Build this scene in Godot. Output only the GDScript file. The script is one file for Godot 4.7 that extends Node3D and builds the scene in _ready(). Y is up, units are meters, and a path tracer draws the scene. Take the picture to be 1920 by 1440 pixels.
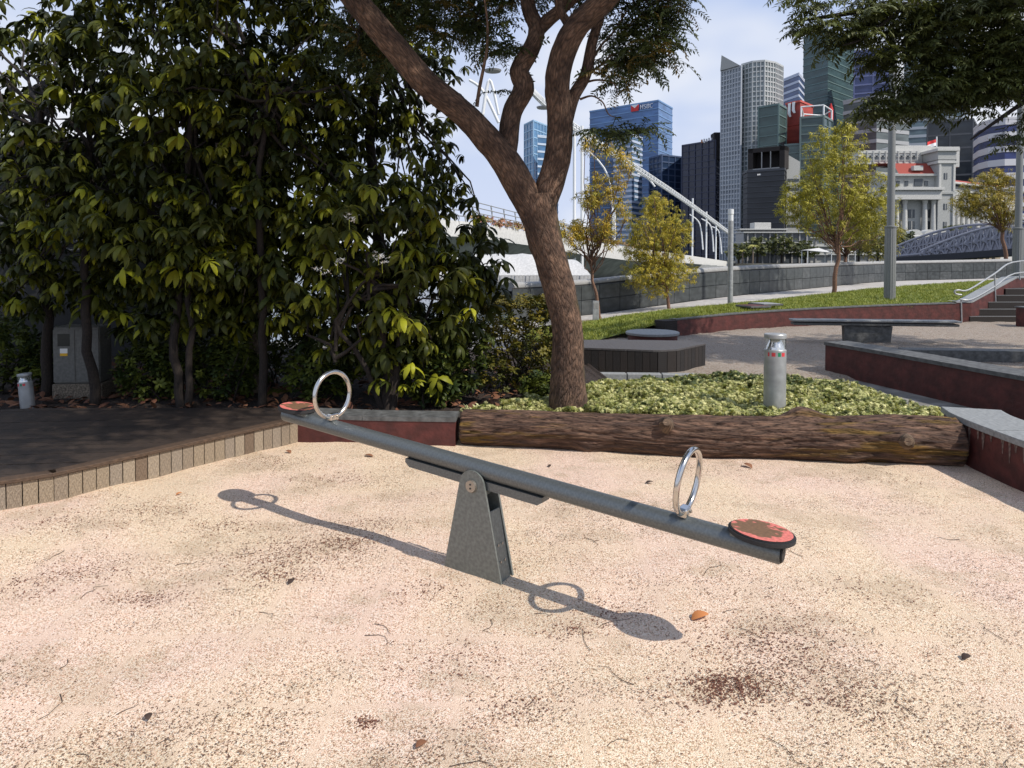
extends Node3D

var M := {}
var T := {}
var taken := {}
var rng := RandomNumberGenerator.new()
var surf := FastNoiseLite.new()
var lump := FastNoiseLite.new()


# ---------------------------------------------------------------- mesh collector
class Sh:
	var v := PackedVector3Array()
	var n := PackedVector3Array()
	var uv := PackedVector2Array()
	var c := PackedColorArray()
	var ix := PackedInt32Array()
	var tint := Color(1, 1, 1)

	func put(p: Vector3, nn: Vector3, t: Vector2) -> int:
		v.append(p)
		n.append(nn)
		uv.append(t)
		c.append(tint)
		return v.size() - 1

	# corners counter-clockwise as seen from the front
	func tri(a: Vector3, b: Vector3, d: Vector3) -> void:
		var nn := (b - a).cross(d - a)
		if nn.length_squared() < 1e-16:
			return
		nn = nn.normalized()
		var i := put(a, nn, Vector2(0, 0))
		put(b, nn, Vector2(1, 0))
		put(d, nn, Vector2(1, 1))
		ix.append_array([i, i + 2, i + 1])

	func quad(a: Vector3, b: Vector3, d: Vector3, e: Vector3) -> void:
		var nn := (d - a).cross(e - b)
		if nn.length_squared() < 1e-16:
			return
		nn = nn.normalized()
		var w := a.distance_to(b)
		var h := b.distance_to(d)
		var i := put(a, nn, Vector2(0, 0))
		put(b, nn, Vector2(w, 0))
		put(d, nn, Vector2(w, h))
		put(e, nn, Vector2(0, h))
		ix.append_array([i, i + 2, i + 1, i, i + 3, i + 2])

	func box(ct: Vector3, size: Vector3, bs := Basis.IDENTITY, bevel := 0.0) -> void:
		var h := size * 0.5
		var q := minf(bevel, minf(h.x, minf(h.y, h.z)) * 0.9)
		var ax := [Vector3.RIGHT, Vector3.UP, Vector3.BACK]
		for k in 3:
			var u: Vector3 = ax[(k + 1) % 3]
			var w: Vector3 = ax[(k + 2) % 3]
			var hk: float = h[k]
			var hu: float = h[(k + 1) % 3] - q
			var hw: float = h[(k + 2) % 3] - q
			for s in [-1.0, 1.0]:
				var o: Vector3 = ax[k] * hk * s
				var p0 := o - u * hu - w * hw
				var p1 := o + u * hu - w * hw
				var p2 := o + u * hu + w * hw
				var p3 := o - u * hu + w * hw
				if s > 0:
					quad(ct + bs * p0, ct + bs * p1, ct + bs * p2, ct + bs * p3)
				else:
					quad(ct + bs * p3, ct + bs * p2, ct + bs * p1, ct + bs * p0)
		if q <= 0.0:
			return
		for k in 3:
			var u2 := (k + 1) % 3
			var w2 := (k + 2) % 3
			for su in [-1.0, 1.0]:
				for sw in [-1.0, 1.0]:
					var a := Vector3.ZERO
					var b := Vector3.ZERO
					a[u2] = h[u2] * su
					a[w2] = (h[w2] - q) * sw
					b[u2] = (h[u2] - q) * su
					b[w2] = h[w2] * sw
					var lo := Vector3.ZERO
					lo[k] = h[k] - q
					if su * sw > 0:
						quad(ct + bs * (a - lo), ct + bs * (b - lo), ct + bs * (b + lo), ct + bs * (a + lo))
					else:
						quad(ct + bs * (b - lo), ct + bs * (a - lo), ct + bs * (a + lo), ct + bs * (b + lo))
		for sx in [-1.0, 1.0]:
			for sy in [-1.0, 1.0]:
				for sz in [-1.0, 1.0]:
					var a := Vector3(h.x * sx, (h.y - q) * sy, (h.z - q) * sz)
					var b := Vector3((h.x - q) * sx, h.y * sy, (h.z - q) * sz)
					var d := Vector3((h.x - q) * sx, (h.y - q) * sy, h.z * sz)
					if sx * sy * sz > 0:
						tri(ct + bs * a, ct + bs * b, ct + bs * d)
					else:
						tri(ct + bs * a, ct + bs * d, ct + bs * b)

	# smooth pipe along points
	func tube(pts: Array, radii: Array, sides := 8, caps := true, wob := 0.0, ns: FastNoiseLite = null) -> void:
		var m := pts.size()
		var tg := []
		for i in m:
			var a: Vector3 = pts[maxi(i - 1, 0)]
			var b: Vector3 = pts[mini(i + 1, m - 1)]
			tg.append((b - a).normalized())
		var t0: Vector3 = tg[0]
		var u := t0.cross(Vector3.UP if absf(t0.y) < 0.9 else Vector3.RIGHT).normalized()
		var start := v.size()
		var along := 0.0
		for i in m:
			var t: Vector3 = tg[i]
			u = (u - t * u.dot(t)).normalized()
			var w := t.cross(u)
			var p: Vector3 = pts[i]
			if i > 0:
				along += p.distance_to(pts[i - 1])
			var r: float = radii[i]
			for k in sides + 1:
				var ang := TAU * k / sides
				var dr := u * cos(ang) + w * sin(ang)
				var rr := r
				if ns != null:
					var e := dr * 1.3 + Vector3(0, along * 1.6, 0)
					rr *= 1.0 + wob * ns.get_noise_3dv(e * 60.0 + p * 8.0)
				put(p + dr * rr, dr, Vector2(float(k) / sides * TAU * r, along))
		for i in m - 1:
			for k in sides:
				var a := start + i * (sides + 1) + k
				var b := a + sides + 1
				ix.append_array([a, b, a + 1, a + 1, b, b + 1])
		if caps:
			for e in [0, m - 1]:
				var ct: Vector3 = pts[e]
				var nn: Vector3 = tg[e] if e > 0 else -tg[0]
				var ci := put(ct, nn, Vector2.ZERO)
				var ring := []
				for k in sides + 1:
					ring.append(put(v[start + e * (sides + 1) + k], nn, uv[start + e * (sides + 1) + k]))
				for k in sides:
					if e > 0:
						ix.append_array([ci, ring[k + 1], ring[k]])
					else:
						ix.append_array([ci, ring[k], ring[k + 1]])

	func rod(a: Vector3, b: Vector3, r: float, sides := 6) -> void:
		tube([a, b], [r, r], sides)

	# turned shape about the y axis; profile runs upwards
	func lathe(prof: Array, seg := 24, at := Vector3.ZERO) -> void:
		for i in prof.size() - 1:
			var p: Vector2 = prof[i]
			var q: Vector2 = prof[i + 1]
			var d := q - p
			if d.length() < 1e-6:
				continue
			var nr := d.y / d.length()
			var ny := -d.x / d.length()
			var start := v.size()
			for k in seg + 1:
				var a := TAU * k / seg
				var dr := Vector3(cos(a), 0, -sin(a))
				var nn := (dr * nr + Vector3.UP * ny)
				put(at + dr * p.x + Vector3.UP * p.y, nn, Vector2(float(k) / seg, p.y))
				put(at + dr * q.x + Vector3.UP * q.y, nn, Vector2(float(k) / seg, q.y))
			for k in seg:
				var a := start + k * 2
				ix.append_array([a, a + 1, a + 2, a + 2, a + 1, a + 3])

	# upright prism over a ground outline of (x, z) points
	func prism(poly: PackedVector2Array, y0: float, y1: float, top := true, bottom := true) -> void:
		var p := poly.duplicate()
		var turn := 0.0
		for i in p.size():
			turn += p[i].cross(p[(i + 1) % p.size()])
		if turn < 0:
			p.reverse()
		var m := p.size()
		for i in m:
			var a := p[i]
			var b := p[(i + 1) % m]
			quad(Vector3(b.x, y0, b.y), Vector3(a.x, y0, a.y), Vector3(a.x, y1, a.y), Vector3(b.x, y1, b.y))
		var t := Geometry2D.triangulate_polygon(p)
		for i in range(0, t.size(), 3):
			var a := p[t[i]]
			var b := p[t[i + 1]]
			var d := p[t[i + 2]]
			for side in [1, -1]:
				if (side == 1 and not top) or (side == -1 and not bottom):
					continue
				var y := y1 if side == 1 else y0
				var A := Vector3(a.x, y, a.y)
				var B := Vector3(b.x, y, b.y)
				var D := Vector3(d.x, y, d.y)
				var up := (B - A).cross(D - A).y
				if up * side > 0:
					tri(A, B, D)
				else:
					tri(A, D, B)

	# plate standing in the local xy plane, thickness along z
	func plate(poly: PackedVector2Array, z0: float, z1: float) -> void:
		var p := poly.duplicate()
		var turn := 0.0
		for i in p.size():
			turn += p[i].cross(p[(i + 1) % p.size()])
		if turn < 0:
			p.reverse()
		var m := p.size()
		var t := Geometry2D.triangulate_polygon(p)
		for i in range(0, t.size(), 3):
			var a := p[t[i]]
			var b := p[t[i + 1]]
			var d := p[t[i + 2]]
			if (b - a).cross(d - a) < 0:
				var s := b
				b = d
				d = s
			tri(Vector3(a.x, a.y, z1), Vector3(b.x, b.y, z1), Vector3(d.x, d.y, z1))
			tri(Vector3(a.x, a.y, z0), Vector3(d.x, d.y, z0), Vector3(b.x, b.y, z0))
		var ccw := 0.0
		for i in m:
			ccw += p[i].cross(p[(i + 1) % m])
		for i in m:
			var a := p[i]
			var b := p[(i + 1) % m]
			if ccw > 0:
				quad(Vector3(a.x, a.y, z0), Vector3(b.x, b.y, z0), Vector3(b.x, b.y, z1), Vector3(a.x, a.y, z1))
			else:
				quad(Vector3(b.x, b.y, z0), Vector3(a.x, a.y, z0), Vector3(a.x, a.y, z1), Vector3(b.x, b.y, z1))

	# smooth sheet of rows of points, row after row; set flip when it faces the other way
	func sheet(rows: Array, cols: Array, flip := false) -> void:
		var nu: int = rows.size()
		var nv: int = rows[0].size()
		var start := v.size()
		for i in nu:
			for j in nv:
				var du: Vector3 = rows[mini(i + 1, nu - 1)][j] - rows[maxi(i - 1, 0)][j]
				var dv: Vector3 = rows[i][mini(j + 1, nv - 1)] - rows[i][maxi(j - 1, 0)]
				var nn := du.cross(dv).normalized()
				if flip:
					nn = -nn
				if cols.size() > 0:
					tint = cols[i][j]
				var pp: Vector3 = rows[i][j]
				put(pp, nn, Vector2(pp.x, pp.z))
		for i in nu - 1:
			for j in nv - 1:
				var a := start + i * nv + j
				var b := a + nv
				if flip:
					ix.append_array([a, b, a + 1, a + 1, b, b + 1])
				else:
					ix.append_array([a, a + 1, b, a + 1, b + 1, b])
		tint = Color(1, 1, 1)

	func mesh() -> ArrayMesh:
		var arr := []
		arr.resize(Mesh.ARRAY_MAX)
		arr[Mesh.ARRAY_VERTEX] = v
		arr[Mesh.ARRAY_NORMAL] = n
		arr[Mesh.ARRAY_TEX_UV] = uv
		arr[Mesh.ARRAY_COLOR] = c
		arr[Mesh.ARRAY_INDEX] = ix
		var am := ArrayMesh.new()
		am.add_surface_from_arrays(Mesh.PRIMITIVE_TRIANGLES, arr)
		return am


# ---------------------------------------------------------------- nodes
func numbered(called: String) -> String:
	if not taken.has(called):
		taken[called] = 0
		return called
	taken[called] += 1
	return "%s_%03d" % [called, taken[called]]


func tag(o: Node, label: String, category: String, group := "") -> void:
	o.set_meta("label", label)
	o.set_meta("category", category)
	if group != "":
		o.set_meta("group", group)


func thing(called: String, label: String, category: String, at := Vector3.ZERO, turn := 0.0, group := "") -> Node3D:
	var o := Node3D.new()
	o.name = numbered(called)
	add_child(o)
	o.position = at
	o.rotation.y = turn
	tag(o, label, category, group)
	return o


func part(called: String, mesh, mat: Material, parent: Node, at := Vector3.ZERO, bs := Basis.IDENTITY) -> MeshInstance3D:
	var o := MeshInstance3D.new()
	o.mesh = mesh.mesh() if mesh is Sh else mesh
	o.material_override = mat
	o.name = called
	o.transform = Transform3D(bs, at)
	parent.add_child(o, true)
	return o


func setting(called: String, mesh, mat: Material) -> MeshInstance3D:
	var o := part(numbered(called), mesh, mat, self)
	o.set_meta("kind", "structure")
	return o


func copies(called: String, mesh: Mesh, mat: Material, xfs: Array, cols: Array, parent: Node) -> MultiMeshInstance3D:
	var mm := MultiMesh.new()
	mm.transform_format = MultiMesh.TRANSFORM_3D
	mm.use_colors = true
	mm.mesh = mesh
	mm.instance_count = xfs.size()
	for i in xfs.size():
		mm.set_instance_transform(i, xfs[i])
		mm.set_instance_color(i, cols[i])
	var o := MultiMeshInstance3D.new()
	o.multimesh = mm
	o.material_override = mat
	o.name = called
	o.set_meta("kind", "stuff")
	parent.add_child(o, true)
	return o


# ---------------------------------------------------------------- textures and materials
func noise_image(size: int, freq: float, seed_: int, oct := 4, kind := FastNoiseLite.TYPE_SIMPLEX_SMOOTH) -> Image:
	var f := FastNoiseLite.new()
	f.noise_type = kind
	f.seed = seed_
	f.frequency = freq
	f.fractal_octaves = oct
	if kind == FastNoiseLite.TYPE_CELLULAR:
		f.fractal_type = FastNoiseLite.FRACTAL_NONE
		f.cellular_return_type = FastNoiseLite.RETURN_DISTANCE
	return f.get_seamless_image(size, size)


func shade_range(src: Image, lo: float, hi: float, power := 1.0) -> ImageTexture:
	var w := src.get_width()
	var out := Image.create(w, w, false, Image.FORMAT_RGB8)
	for y in w:
		for x in w:
			var g := lerpf(lo, hi, pow(src.get_pixel(x, y).r, power))
			out.set_pixel(x, y, Color(g, g, g))
	return ImageTexture.create_from_image(out)


func bumps(src: Image, strength: float) -> ImageTexture:
	var im: Image = src.duplicate()
	im.convert(Image.FORMAT_RGBA8)
	im.bump_map_to_normal_map(strength)
	return ImageTexture.create_from_image(im)


func make_textures() -> void:
	var fine := noise_image(256, 0.03, 3, 5)
	T.soft = shade_range(fine, 0.8, 1.0)
	T.strong = shade_range(fine, 0.45, 1.0)
	T.fine_n = bumps(fine, 6.0)
	var coarse := noise_image(256, 0.012, 8, 4)
	T.patch = shade_range(coarse, 0.62, 1.0)
	var gr := noise_image(256, 0.05, 12, 5)
	T.grain = shade_range(gr, 0.5, 1.0)
	T.grain_n = bumps(gr, 10.0)
	# cracked bark: ridges
	var rid := FastNoiseLite.new()
	rid.seed = 21
	rid.frequency = 0.02
	rid.fractal_type = FastNoiseLite.FRACTAL_RIDGED
	rid.fractal_octaves = 4
	var ri := rid.get_seamless_image(256, 256)
	var inv := Image.create(256, 256, false, Image.FORMAT_L8)
	for y in 256:
		for x in 256:
			var g := 1.0 - ri.get_pixel(x, y).r
			inv.set_pixel(x, y, Color(g, g, g))
	T.bark = shade_range(inv, 0.4, 1.0, 0.8)
	T.bark_n = bumps(inv, 12.0)
	# bonded pebbles
	var cf := FastNoiseLite.new()
	cf.noise_type = FastNoiseLite.TYPE_CELLULAR
	cf.fractal_type = FastNoiseLite.FRACTAL_NONE
	cf.seed = 5
	cf.frequency = 0.1
	cf.cellular_jitter = 1.0
	cf.cellular_return_type = FastNoiseLite.RETURN_DISTANCE
	var cell := cf.get_seamless_image(1024, 1024)
	cf.cellular_return_type = FastNoiseLite.RETURN_CELL_VALUE
	var spk := cf.get_seamless_image(1024, 1024)
	var pal := [Color(1, 0.97, 0.93), Color(0.93, 0.86, 0.79), Color(1, 0.9, 0.84), Color(0.84, 0.75, 0.66), Color(0.96, 0.93, 0.88), Color(0.8, 0.72, 0.64), Color(1, 0.99, 0.97), Color(0.92, 0.85, 0.8), Color(0.98, 0.94, 0.88), Color(0.66, 0.56, 0.49)]
	var sand := Image.create(1024, 1024, false, Image.FORMAT_RGB8)
	var bmp := Image.create(1024, 1024, false, Image.FORMAT_L8)
	for y in 1024:
		for x in 1024:
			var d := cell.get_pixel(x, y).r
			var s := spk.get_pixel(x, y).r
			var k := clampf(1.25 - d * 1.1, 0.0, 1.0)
			var tone := lerpf(0.74, 1.0, smoothstep(0.15, 0.75, k))  # shade in the gaps between pebbles, put into the colour
			var pc: Color = pal[clampi(int(s * 977.0) % 10, 0, 9)]
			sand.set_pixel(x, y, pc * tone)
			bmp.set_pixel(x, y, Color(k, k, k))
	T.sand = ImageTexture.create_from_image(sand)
	T.sand_n = bumps(bmp, 5.0)


func mat(called: String, col: Color, rough := 0.8, tex = null, nrm = null, scale := Vector3.ONE, metal := 0.0, nscale := 1.0, world := false) -> StandardMaterial3D:
	var m := StandardMaterial3D.new()
	m.resource_name = called
	m.albedo_color = col
	m.roughness = rough
	m.metallic = metal
	m.cull_mode = BaseMaterial3D.CULL_DISABLED
	if tex != null or nrm != null:
		m.uv1_triplanar = true
		m.uv1_world_triplanar = world
		m.uv1_scale = scale
	if tex != null:
		m.albedo_texture = tex
	if nrm != null:
		m.normal_enabled = true
		m.normal_texture = nrm
		m.normal_scale = nscale
	M[called] = m
	return m


func lin(r: float, g: float, b: float) -> Color:
	return Color(r, g, b).linear_to_srgb()


func make_materials() -> void:
	make_textures()
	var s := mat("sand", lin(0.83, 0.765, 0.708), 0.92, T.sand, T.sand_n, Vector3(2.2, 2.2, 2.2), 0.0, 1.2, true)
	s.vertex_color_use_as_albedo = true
	mat("steel", lin(0.185, 0.205, 0.208), 0.42, T.soft, T.fine_n, Vector3(9, 9, 9), 0.6, 0.06)
	mat("plate_steel", lin(0.235, 0.262, 0.25), 0.48, T.soft, T.fine_n, Vector3(5, 5, 5), 0.5, 0.06)
	mat("chrome", lin(0.62, 0.6, 0.57), 0.17, null, null, Vector3.ONE, 1.0)
	mat("disc_metal", lin(0.5, 0.46, 0.4), 0.4, T.soft, null, Vector3(20, 20, 20), 0.8)
	mat("rubber", lin(0.02, 0.02, 0.022), 0.7)
	mat("deck_wood", lin(0.068, 0.046, 0.034), 0.62, T.grain, T.grain_n, Vector3(1.5, 14, 22), 0.0, 0.6)
	mat("deck_wood_b", lin(0.05, 0.034, 0.026), 0.6, T.grain, T.grain_n, Vector3(1.7, 16, 20), 0.0, 0.6)
	mat("deck_edge", lin(0.14, 0.085, 0.052), 0.7, T.grain, T.grain_n, Vector3(1.5, 14, 22), 0.0, 0.6)
	var tones := [[0.50, 0.40, 0.285], [0.44, 0.355, 0.265], [0.55, 0.45, 0.335], [0.30, 0.215, 0.15], [0.47, 0.39, 0.305]]
	for i in tones.size():
		mat("fascia_%d" % i, lin(tones[i][0], tones[i][1], tones[i][2]), 0.85, T.grain, T.grain_n, Vector3(24, 2.2, 24), 0.0, 0.8)
	var dark := [[0.03, 0.024, 0.022], [0.038, 0.029, 0.026], [0.024, 0.02, 0.02]]
	for i in dark.size():
		mat("slat_%d" % i, lin(dark[i][0], dark[i][1], dark[i][2]), 0.8, T.grain, T.grain_n, Vector3(20, 2.2, 20), 0.0, 0.8)
	mat("block_top", lin(0.13, 0.12, 0.12), 0.6, T.grain, T.grain_n, Vector3(2, 14, 20), 0.0, 0.5)
	mat("red_wall", lin(0.115, 0.026, 0.022), 0.7, T.patch, T.fine_n, Vector3(1.6, 1.6, 1.6), 0.0, 0.25, true)
	mat("stain", lin(0.27, 0.19, 0.165), 0.9, T.strong, null, Vector3(9, 3, 9))
	mat("slab", lin(0.30, 0.315, 0.32), 0.6, T.soft, T.fine_n, Vector3(3, 3, 3), 0.0, 0.2, true)
	mat("slab_dark", lin(0.14, 0.145, 0.145), 0.65, T.patch, T.fine_n, Vector3(3, 3, 3), 0.0, 0.2, true)
	var lg := mat("log_bark", Color(1, 1, 1), 0.88)
	lg.vertex_color_use_as_albedo = true
	lg.albedo_texture = T.bark
	lg.normal_enabled = true
	lg.normal_texture = T.bark_n
	lg.normal_scale = 0.9
	lg.uv1_scale = Vector3(8.0, 0.55, 1)
	var bk := mat("bark", lin(0.30, 0.185, 0.125), 0.9)
	bk.albedo_texture = T.bark
	bk.vertex_color_use_as_albedo = true
	bk.normal_enabled = true
	bk.normal_texture = T.bark_n
	bk.normal_scale = 0.9
	bk.uv1_scale = Vector3(6.5, 1.3, 1)
	mat("stem", lin(0.04, 0.028, 0.021), 0.9, T.strong, T.fine_n, Vector3(8, 3, 8), 0.0, 0.6)
	mat("stem_pale", lin(0.30, 0.235, 0.18), 0.9, T.strong, T.fine_n, Vector3(6, 2, 6), 0.0, 0.6)
	mat("stem_red", lin(0.34, 0.19, 0.125), 0.9, T.strong, T.fine_n, Vector3(6, 2, 6), 0.0, 0.4)
	var lf := mat("leaf", Color(1, 1, 1), 0.48)
	lf.vertex_color_use_as_albedo = true
	lf.metallic_specular = 0.3
	lf.backlight_enabled = true
	lf.backlight = Color(0.5, 0.5, 0.4)
	var lm := mat("leaf_matt", Color(1, 1, 1), 0.6)
	lm.vertex_color_use_as_albedo = true
	lm.backlight_enabled = true
	lm.backlight = Color(0.6, 0.6, 0.4)
	var lt := mat("litter", Color(1, 1, 1), 0.85)
	lt.vertex_color_use_as_albedo = true
	mat("soil", lin(0.055, 0.034, 0.025), 0.95, T.strong, T.grain_n, Vector3(2.5, 2.5, 2.5), 0.0, 1.0, true)
	var gv := mat("gravel", lin(0.31, 0.30, 0.285), 0.95, T.sand, T.sand_n, Vector3(0.7, 0.7, 0.7), 0.0, 0.8, true)
	gv.vertex_color_use_as_albedo = true
	mat("paving", lin(0.29, 0.285, 0.275), 0.85, T.patch, T.fine_n, Vector3(0.8, 0.8, 0.8), 0.0, 0.3, true)
	mat("path", lin(0.50, 0.475, 0.445), 0.85, T.soft, T.fine_n, Vector3(0.5, 0.5, 0.5), 0.0, 0.2, true)
	var gs := mat("grass", lin(0.19, 0.235, 0.03), 0.9, T.strong, T.fine_n, Vector3(0.9, 0.9, 0.9), 0.0, 0.5, true)
	gs.vertex_color_use_as_albedo = true
	mat("alu", lin(0.44, 0.455, 0.46), 0.42, T.soft, null, Vector3(1, 1, 1), 0.3)
	mat("lamp_grey", lin(0.25, 0.26, 0.255), 0.5, T.soft, null, Vector3(4, 4, 4), 0.2)
	mat("reflector", lin(0.75, 0.75, 0.74), 0.18, null, null, Vector3.ONE, 1.0)
	var g := mat("clear", Color(0.9, 0.95, 0.95, 0.12), 0.03)
	g.transparency = BaseMaterial3D.TRANSPARENCY_ALPHA
	mat("sticker_red", lin(0.62, 0.05, 0.06), 0.5)
	mat("sticker_green", lin(0.0, 0.22, 0.09), 0.5)
	mat("sticker_white", lin(0.75, 0.75, 0.73), 0.5)
	mat("sticker_yellow", lin(0.7, 0.4, 0.02), 0.5)
	mat("panel_dark", lin(0.075, 0.085, 0.088), 0.35, T.patch, null, Vector3(1.3, 1.3, 1.3), 0.0, 1.0, true)
	mat("panel_dark_b", lin(0.105, 0.115, 0.118), 0.38, T.patch, null, Vector3(1.5, 1.5, 1.5), 0.0, 1.0, true)
	mat("joint", lin(0.03, 0.03, 0.03), 0.9)
	mat("coping", lin(0.34, 0.34, 0.335), 0.6, T.soft, null, Vector3(1, 1, 1), 0.0, 1.0, true)
	mat("concrete", lin(0.40, 0.42, 0.385), 0.8, T.patch, null, Vector3(0.08, 0.08, 0.08), 0.0, 1.0, true)
	mat("white_steel", lin(0.70, 0.72, 0.73), 0.5)
	mat("awning", lin(0.6, 0.6, 0.59), 0.75, T.soft, null, Vector3(1, 1, 1))
	mat("awning_orange", lin(0.45, 0.2, 0.08), 0.7)
	mat("dark_wall", lin(0.013, 0.014, 0.015), 0.7, T.patch, null, Vector3(0.7, 0.7, 0.7), 0.0, 1.0, true)
	mat("cabinet", lin(0.15, 0.15, 0.138), 0.6, T.soft, null, Vector3(3, 3, 3))
	mat("plinth", lin(0.30, 0.25, 0.19), 0.9, T.strong, null, Vector3(5, 5, 5))
	mat("glass_dark", lin(0.02, 0.022, 0.02), 0.2)
	mat("moss", lin(0.16, 0.17, 0.012), 0.95, T.strong, T.fine_n, Vector3(8, 8, 8), 0.0, 1.0)
	mat("water", lin(0.06, 0.08, 0.07), 0.12, null, T.fine_n, Vector3(0.2, 0.2, 0.2), 0.0, 0.2, true)
	mat("far_ground", lin(0.16, 0.16, 0.14), 0.9, T.patch, null, Vector3(0.05, 0.05, 0.05), 0.0, 1.0, true)
	mat("stone_white", lin(0.60, 0.60, 0.575), 0.75, T.soft, null, Vector3(0.3, 0.3, 0.3), 0.0, 1.0, true)
	mat("stone_grey", lin(0.45, 0.46, 0.445), 0.8, T.soft, null, Vector3(0.3, 0.3, 0.3), 0.0, 1.0, true)
	mat("roof_red", lin(0.36, 0.06, 0.04), 0.8, T.soft, null, Vector3(0.5, 0.5, 0.5), 0.0, 1.0, true)
	mat("window_far", lin(0.06, 0.07, 0.08), 0.2)
	mat("bridge_grey", lin(0.34, 0.345, 0.40), 0.6, T.soft, null, Vector3(0.3, 0.3, 0.3), 0.0, 1.0, true)
	mat("bridge_dark", lin(0.02, 0.022, 0.03), 0.7)
	mat("bridge_cream", lin(0.52, 0.44, 0.32), 0.8, T.soft, null, Vector3(0.3, 0.3, 0.3), 0.0, 1.0, true)
	mat("sign_white", lin(0.8, 0.8, 0.8), 0.6)
	mat("sign_red", lin(0.6, 0.03, 0.03), 0.6)


# ---------------------------------------------------------------- leaves
# one leaf from its stalk at the origin, leaving along +x and bending by the two angles (degrees above level at base and tip)
func add_leaf(s: Sh, xf: Transform3D, length: float, width: float, a0: float, a1: float, seg := 4, fold := 0.25) -> void:
	var p := Vector3.ZERO
	var start := s.v.size()
	for i in seg + 1:
		var t := float(i) / seg
		var a := deg_to_rad(lerpf(a0, a1, t))
		var dr := Vector3(cos(a), sin(a), 0)
		if i > 0:
			var am := deg_to_rad(lerpf(a0, a1, t - 0.5 / seg))
			p += Vector3(cos(am), sin(am), 0) * length / seg
		var w := width * 0.5 * pow(sin(PI * clampf(t * 0.94 + 0.03, 0, 1)), 0.75)
		var up := Vector3(-dr.y, dr.x, 0)
		for k in [-1, 0, 1]:
			var q := p + Vector3(0, 0, w * k) - up * (fold * w * absf(k))
			var nn := (up + Vector3(0, 0, fold * k)).normalized()
			s.put(xf * q, (xf.basis * nn).normalized(), Vector2(t, k))
	for i in seg:
		for k in 2:
			var a := start + i * 3 + k
			# facing up: x then -z is counter-clockwise from above
			s.ix.append_array([a, a + 3, a + 1, a + 1, a + 3, a + 4])


func leaf_mesh(length: float, width: float, a0: float, a1: float, seg := 4) -> ArrayMesh:
	var s := Sh.new()
	add_leaf(s, Transform3D.IDENTITY, length, width, a0, a1, seg)
	return s.mesh()


# a whorl of leaves hanging from a shoot's tip
func whorl_places(r: RandomNumberGenerator, count: int) -> Array:
	var out := []
	for i in count:
		var yaw := TAU * i / count + r.randf_range(-0.3, 0.3)
		var b := Basis(Vector3.UP, yaw) * Basis(Vector3.BACK, deg_to_rad(r.randf_range(-28, 12)))
		out.append(Transform3D(b.scaled(Vector3.ONE * r.randf_range(0.75, 1.12)), Vector3(0, r.randf_range(-0.02, 0.05), 0)))
	return out


func whorl_mesh(seed_: int, count: int, length: float, width: float, a0: float, a1: float, seg := 4) -> ArrayMesh:
	var r := RandomNumberGenerator.new()
	r.seed = seed_
	var s := Sh.new()
	for x in whorl_places(r, count):
		add_leaf(s, x, length, width, a0, a1, seg)
	return s.mesh()


# feathery leaf: pairs of leaflets along drooping stalks
func feather_mesh(seed_: int, stalks: int, length: float, pairs: int, leaflet: float, width: float, sag := -55.0) -> ArrayMesh:
	var r := RandomNumberGenerator.new()
	r.seed = seed_
	var s := Sh.new()
	for j in stalks:
		var yaw := TAU * j / stalks + r.randf_range(-0.5, 0.5)
		var b := Basis(Vector3.UP, yaw)
		var p := Vector3.ZERO
		var pts := [p]
		var a0 := r.randf_range(5, 35)
		var a1 := sag + r.randf_range(-20, 15)
		var ln := length * r.randf_range(0.7, 1.1)
		for i in pairs:
			var a := deg_to_rad(lerpf(a0, a1, float(i) / pairs))
			p += b * Vector3(cos(a), sin(a), 0) * ln / pairs
			pts.append(p)
			for k in [-1, 1]:
				var lb := b * Basis(Vector3.UP, -k * deg_to_rad(62 + r.randf_range(-12, 12))) * Basis(Vector3.BACK, deg_to_rad(r.randf_range(-45, 5)))
				add_leaf(s, Transform3D(lb, p), leaflet * r.randf_range(0.75, 1.1), width, 5, -25, 2, 0.1)
		s.tube([pts[0], pts[pts.size() / 2], pts[-1]], [0.004, 0.003, 0.002], 3, false)
	return s.mesh()


func blob_points(r: RandomNumberGenerator, ct: Vector3, rad: Vector3, count: int, inner := 0.35, gaps := 0.0) -> Array:
	var out := []
	var tries := 0
	while out.size() < count and tries < count * 8:
		tries += 1
		var d := Vector3(r.randfn(), r.randfn(), r.randfn()).normalized()
		var p := ct + d * rad * pow(r.randf_range(inner, 1.0), 0.5)
		if gaps > 0.0 and lump.get_noise_3dv(p * 42.0) < -0.45 + gaps:
			continue
		out.append(p)
	return out


func random_turn(r: RandomNumberGenerator, tilt: float, lo: float, hi: float) -> Basis:
	var b := Basis(Vector3.UP, r.randf() * TAU) * Basis(Vector3.RIGHT, deg_to_rad(r.randfn() * tilt)) * Basis(Vector3.BACK, deg_to_rad(r.randfn() * tilt))
	return b.scaled(Vector3.ONE * r.randf_range(lo, hi))


func bend(a: Vector3, b: Vector3, r: RandomNumberGenerator, amount: float, n := 4) -> Array:
	var pts := []
	for i in n + 1:
		var t := float(i) / n
		var o := Vector3(r.randfn(), r.randfn(), r.randfn()) * amount if i > 0 and i < n else Vector3.ZERO
		pts.append(a.lerp(b, t) + o)
	return pts


func taper(r0: float, r1: float, n: int) -> Array:
	var out := []
	for i in n:
		out.append(lerpf(r0, r1, float(i) / maxf(n - 1, 1)))
	return out


# ---------------------------------------------------------------- broad-leaved trees on the left
var whorls := []
var big_leaf: ArrayMesh

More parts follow.
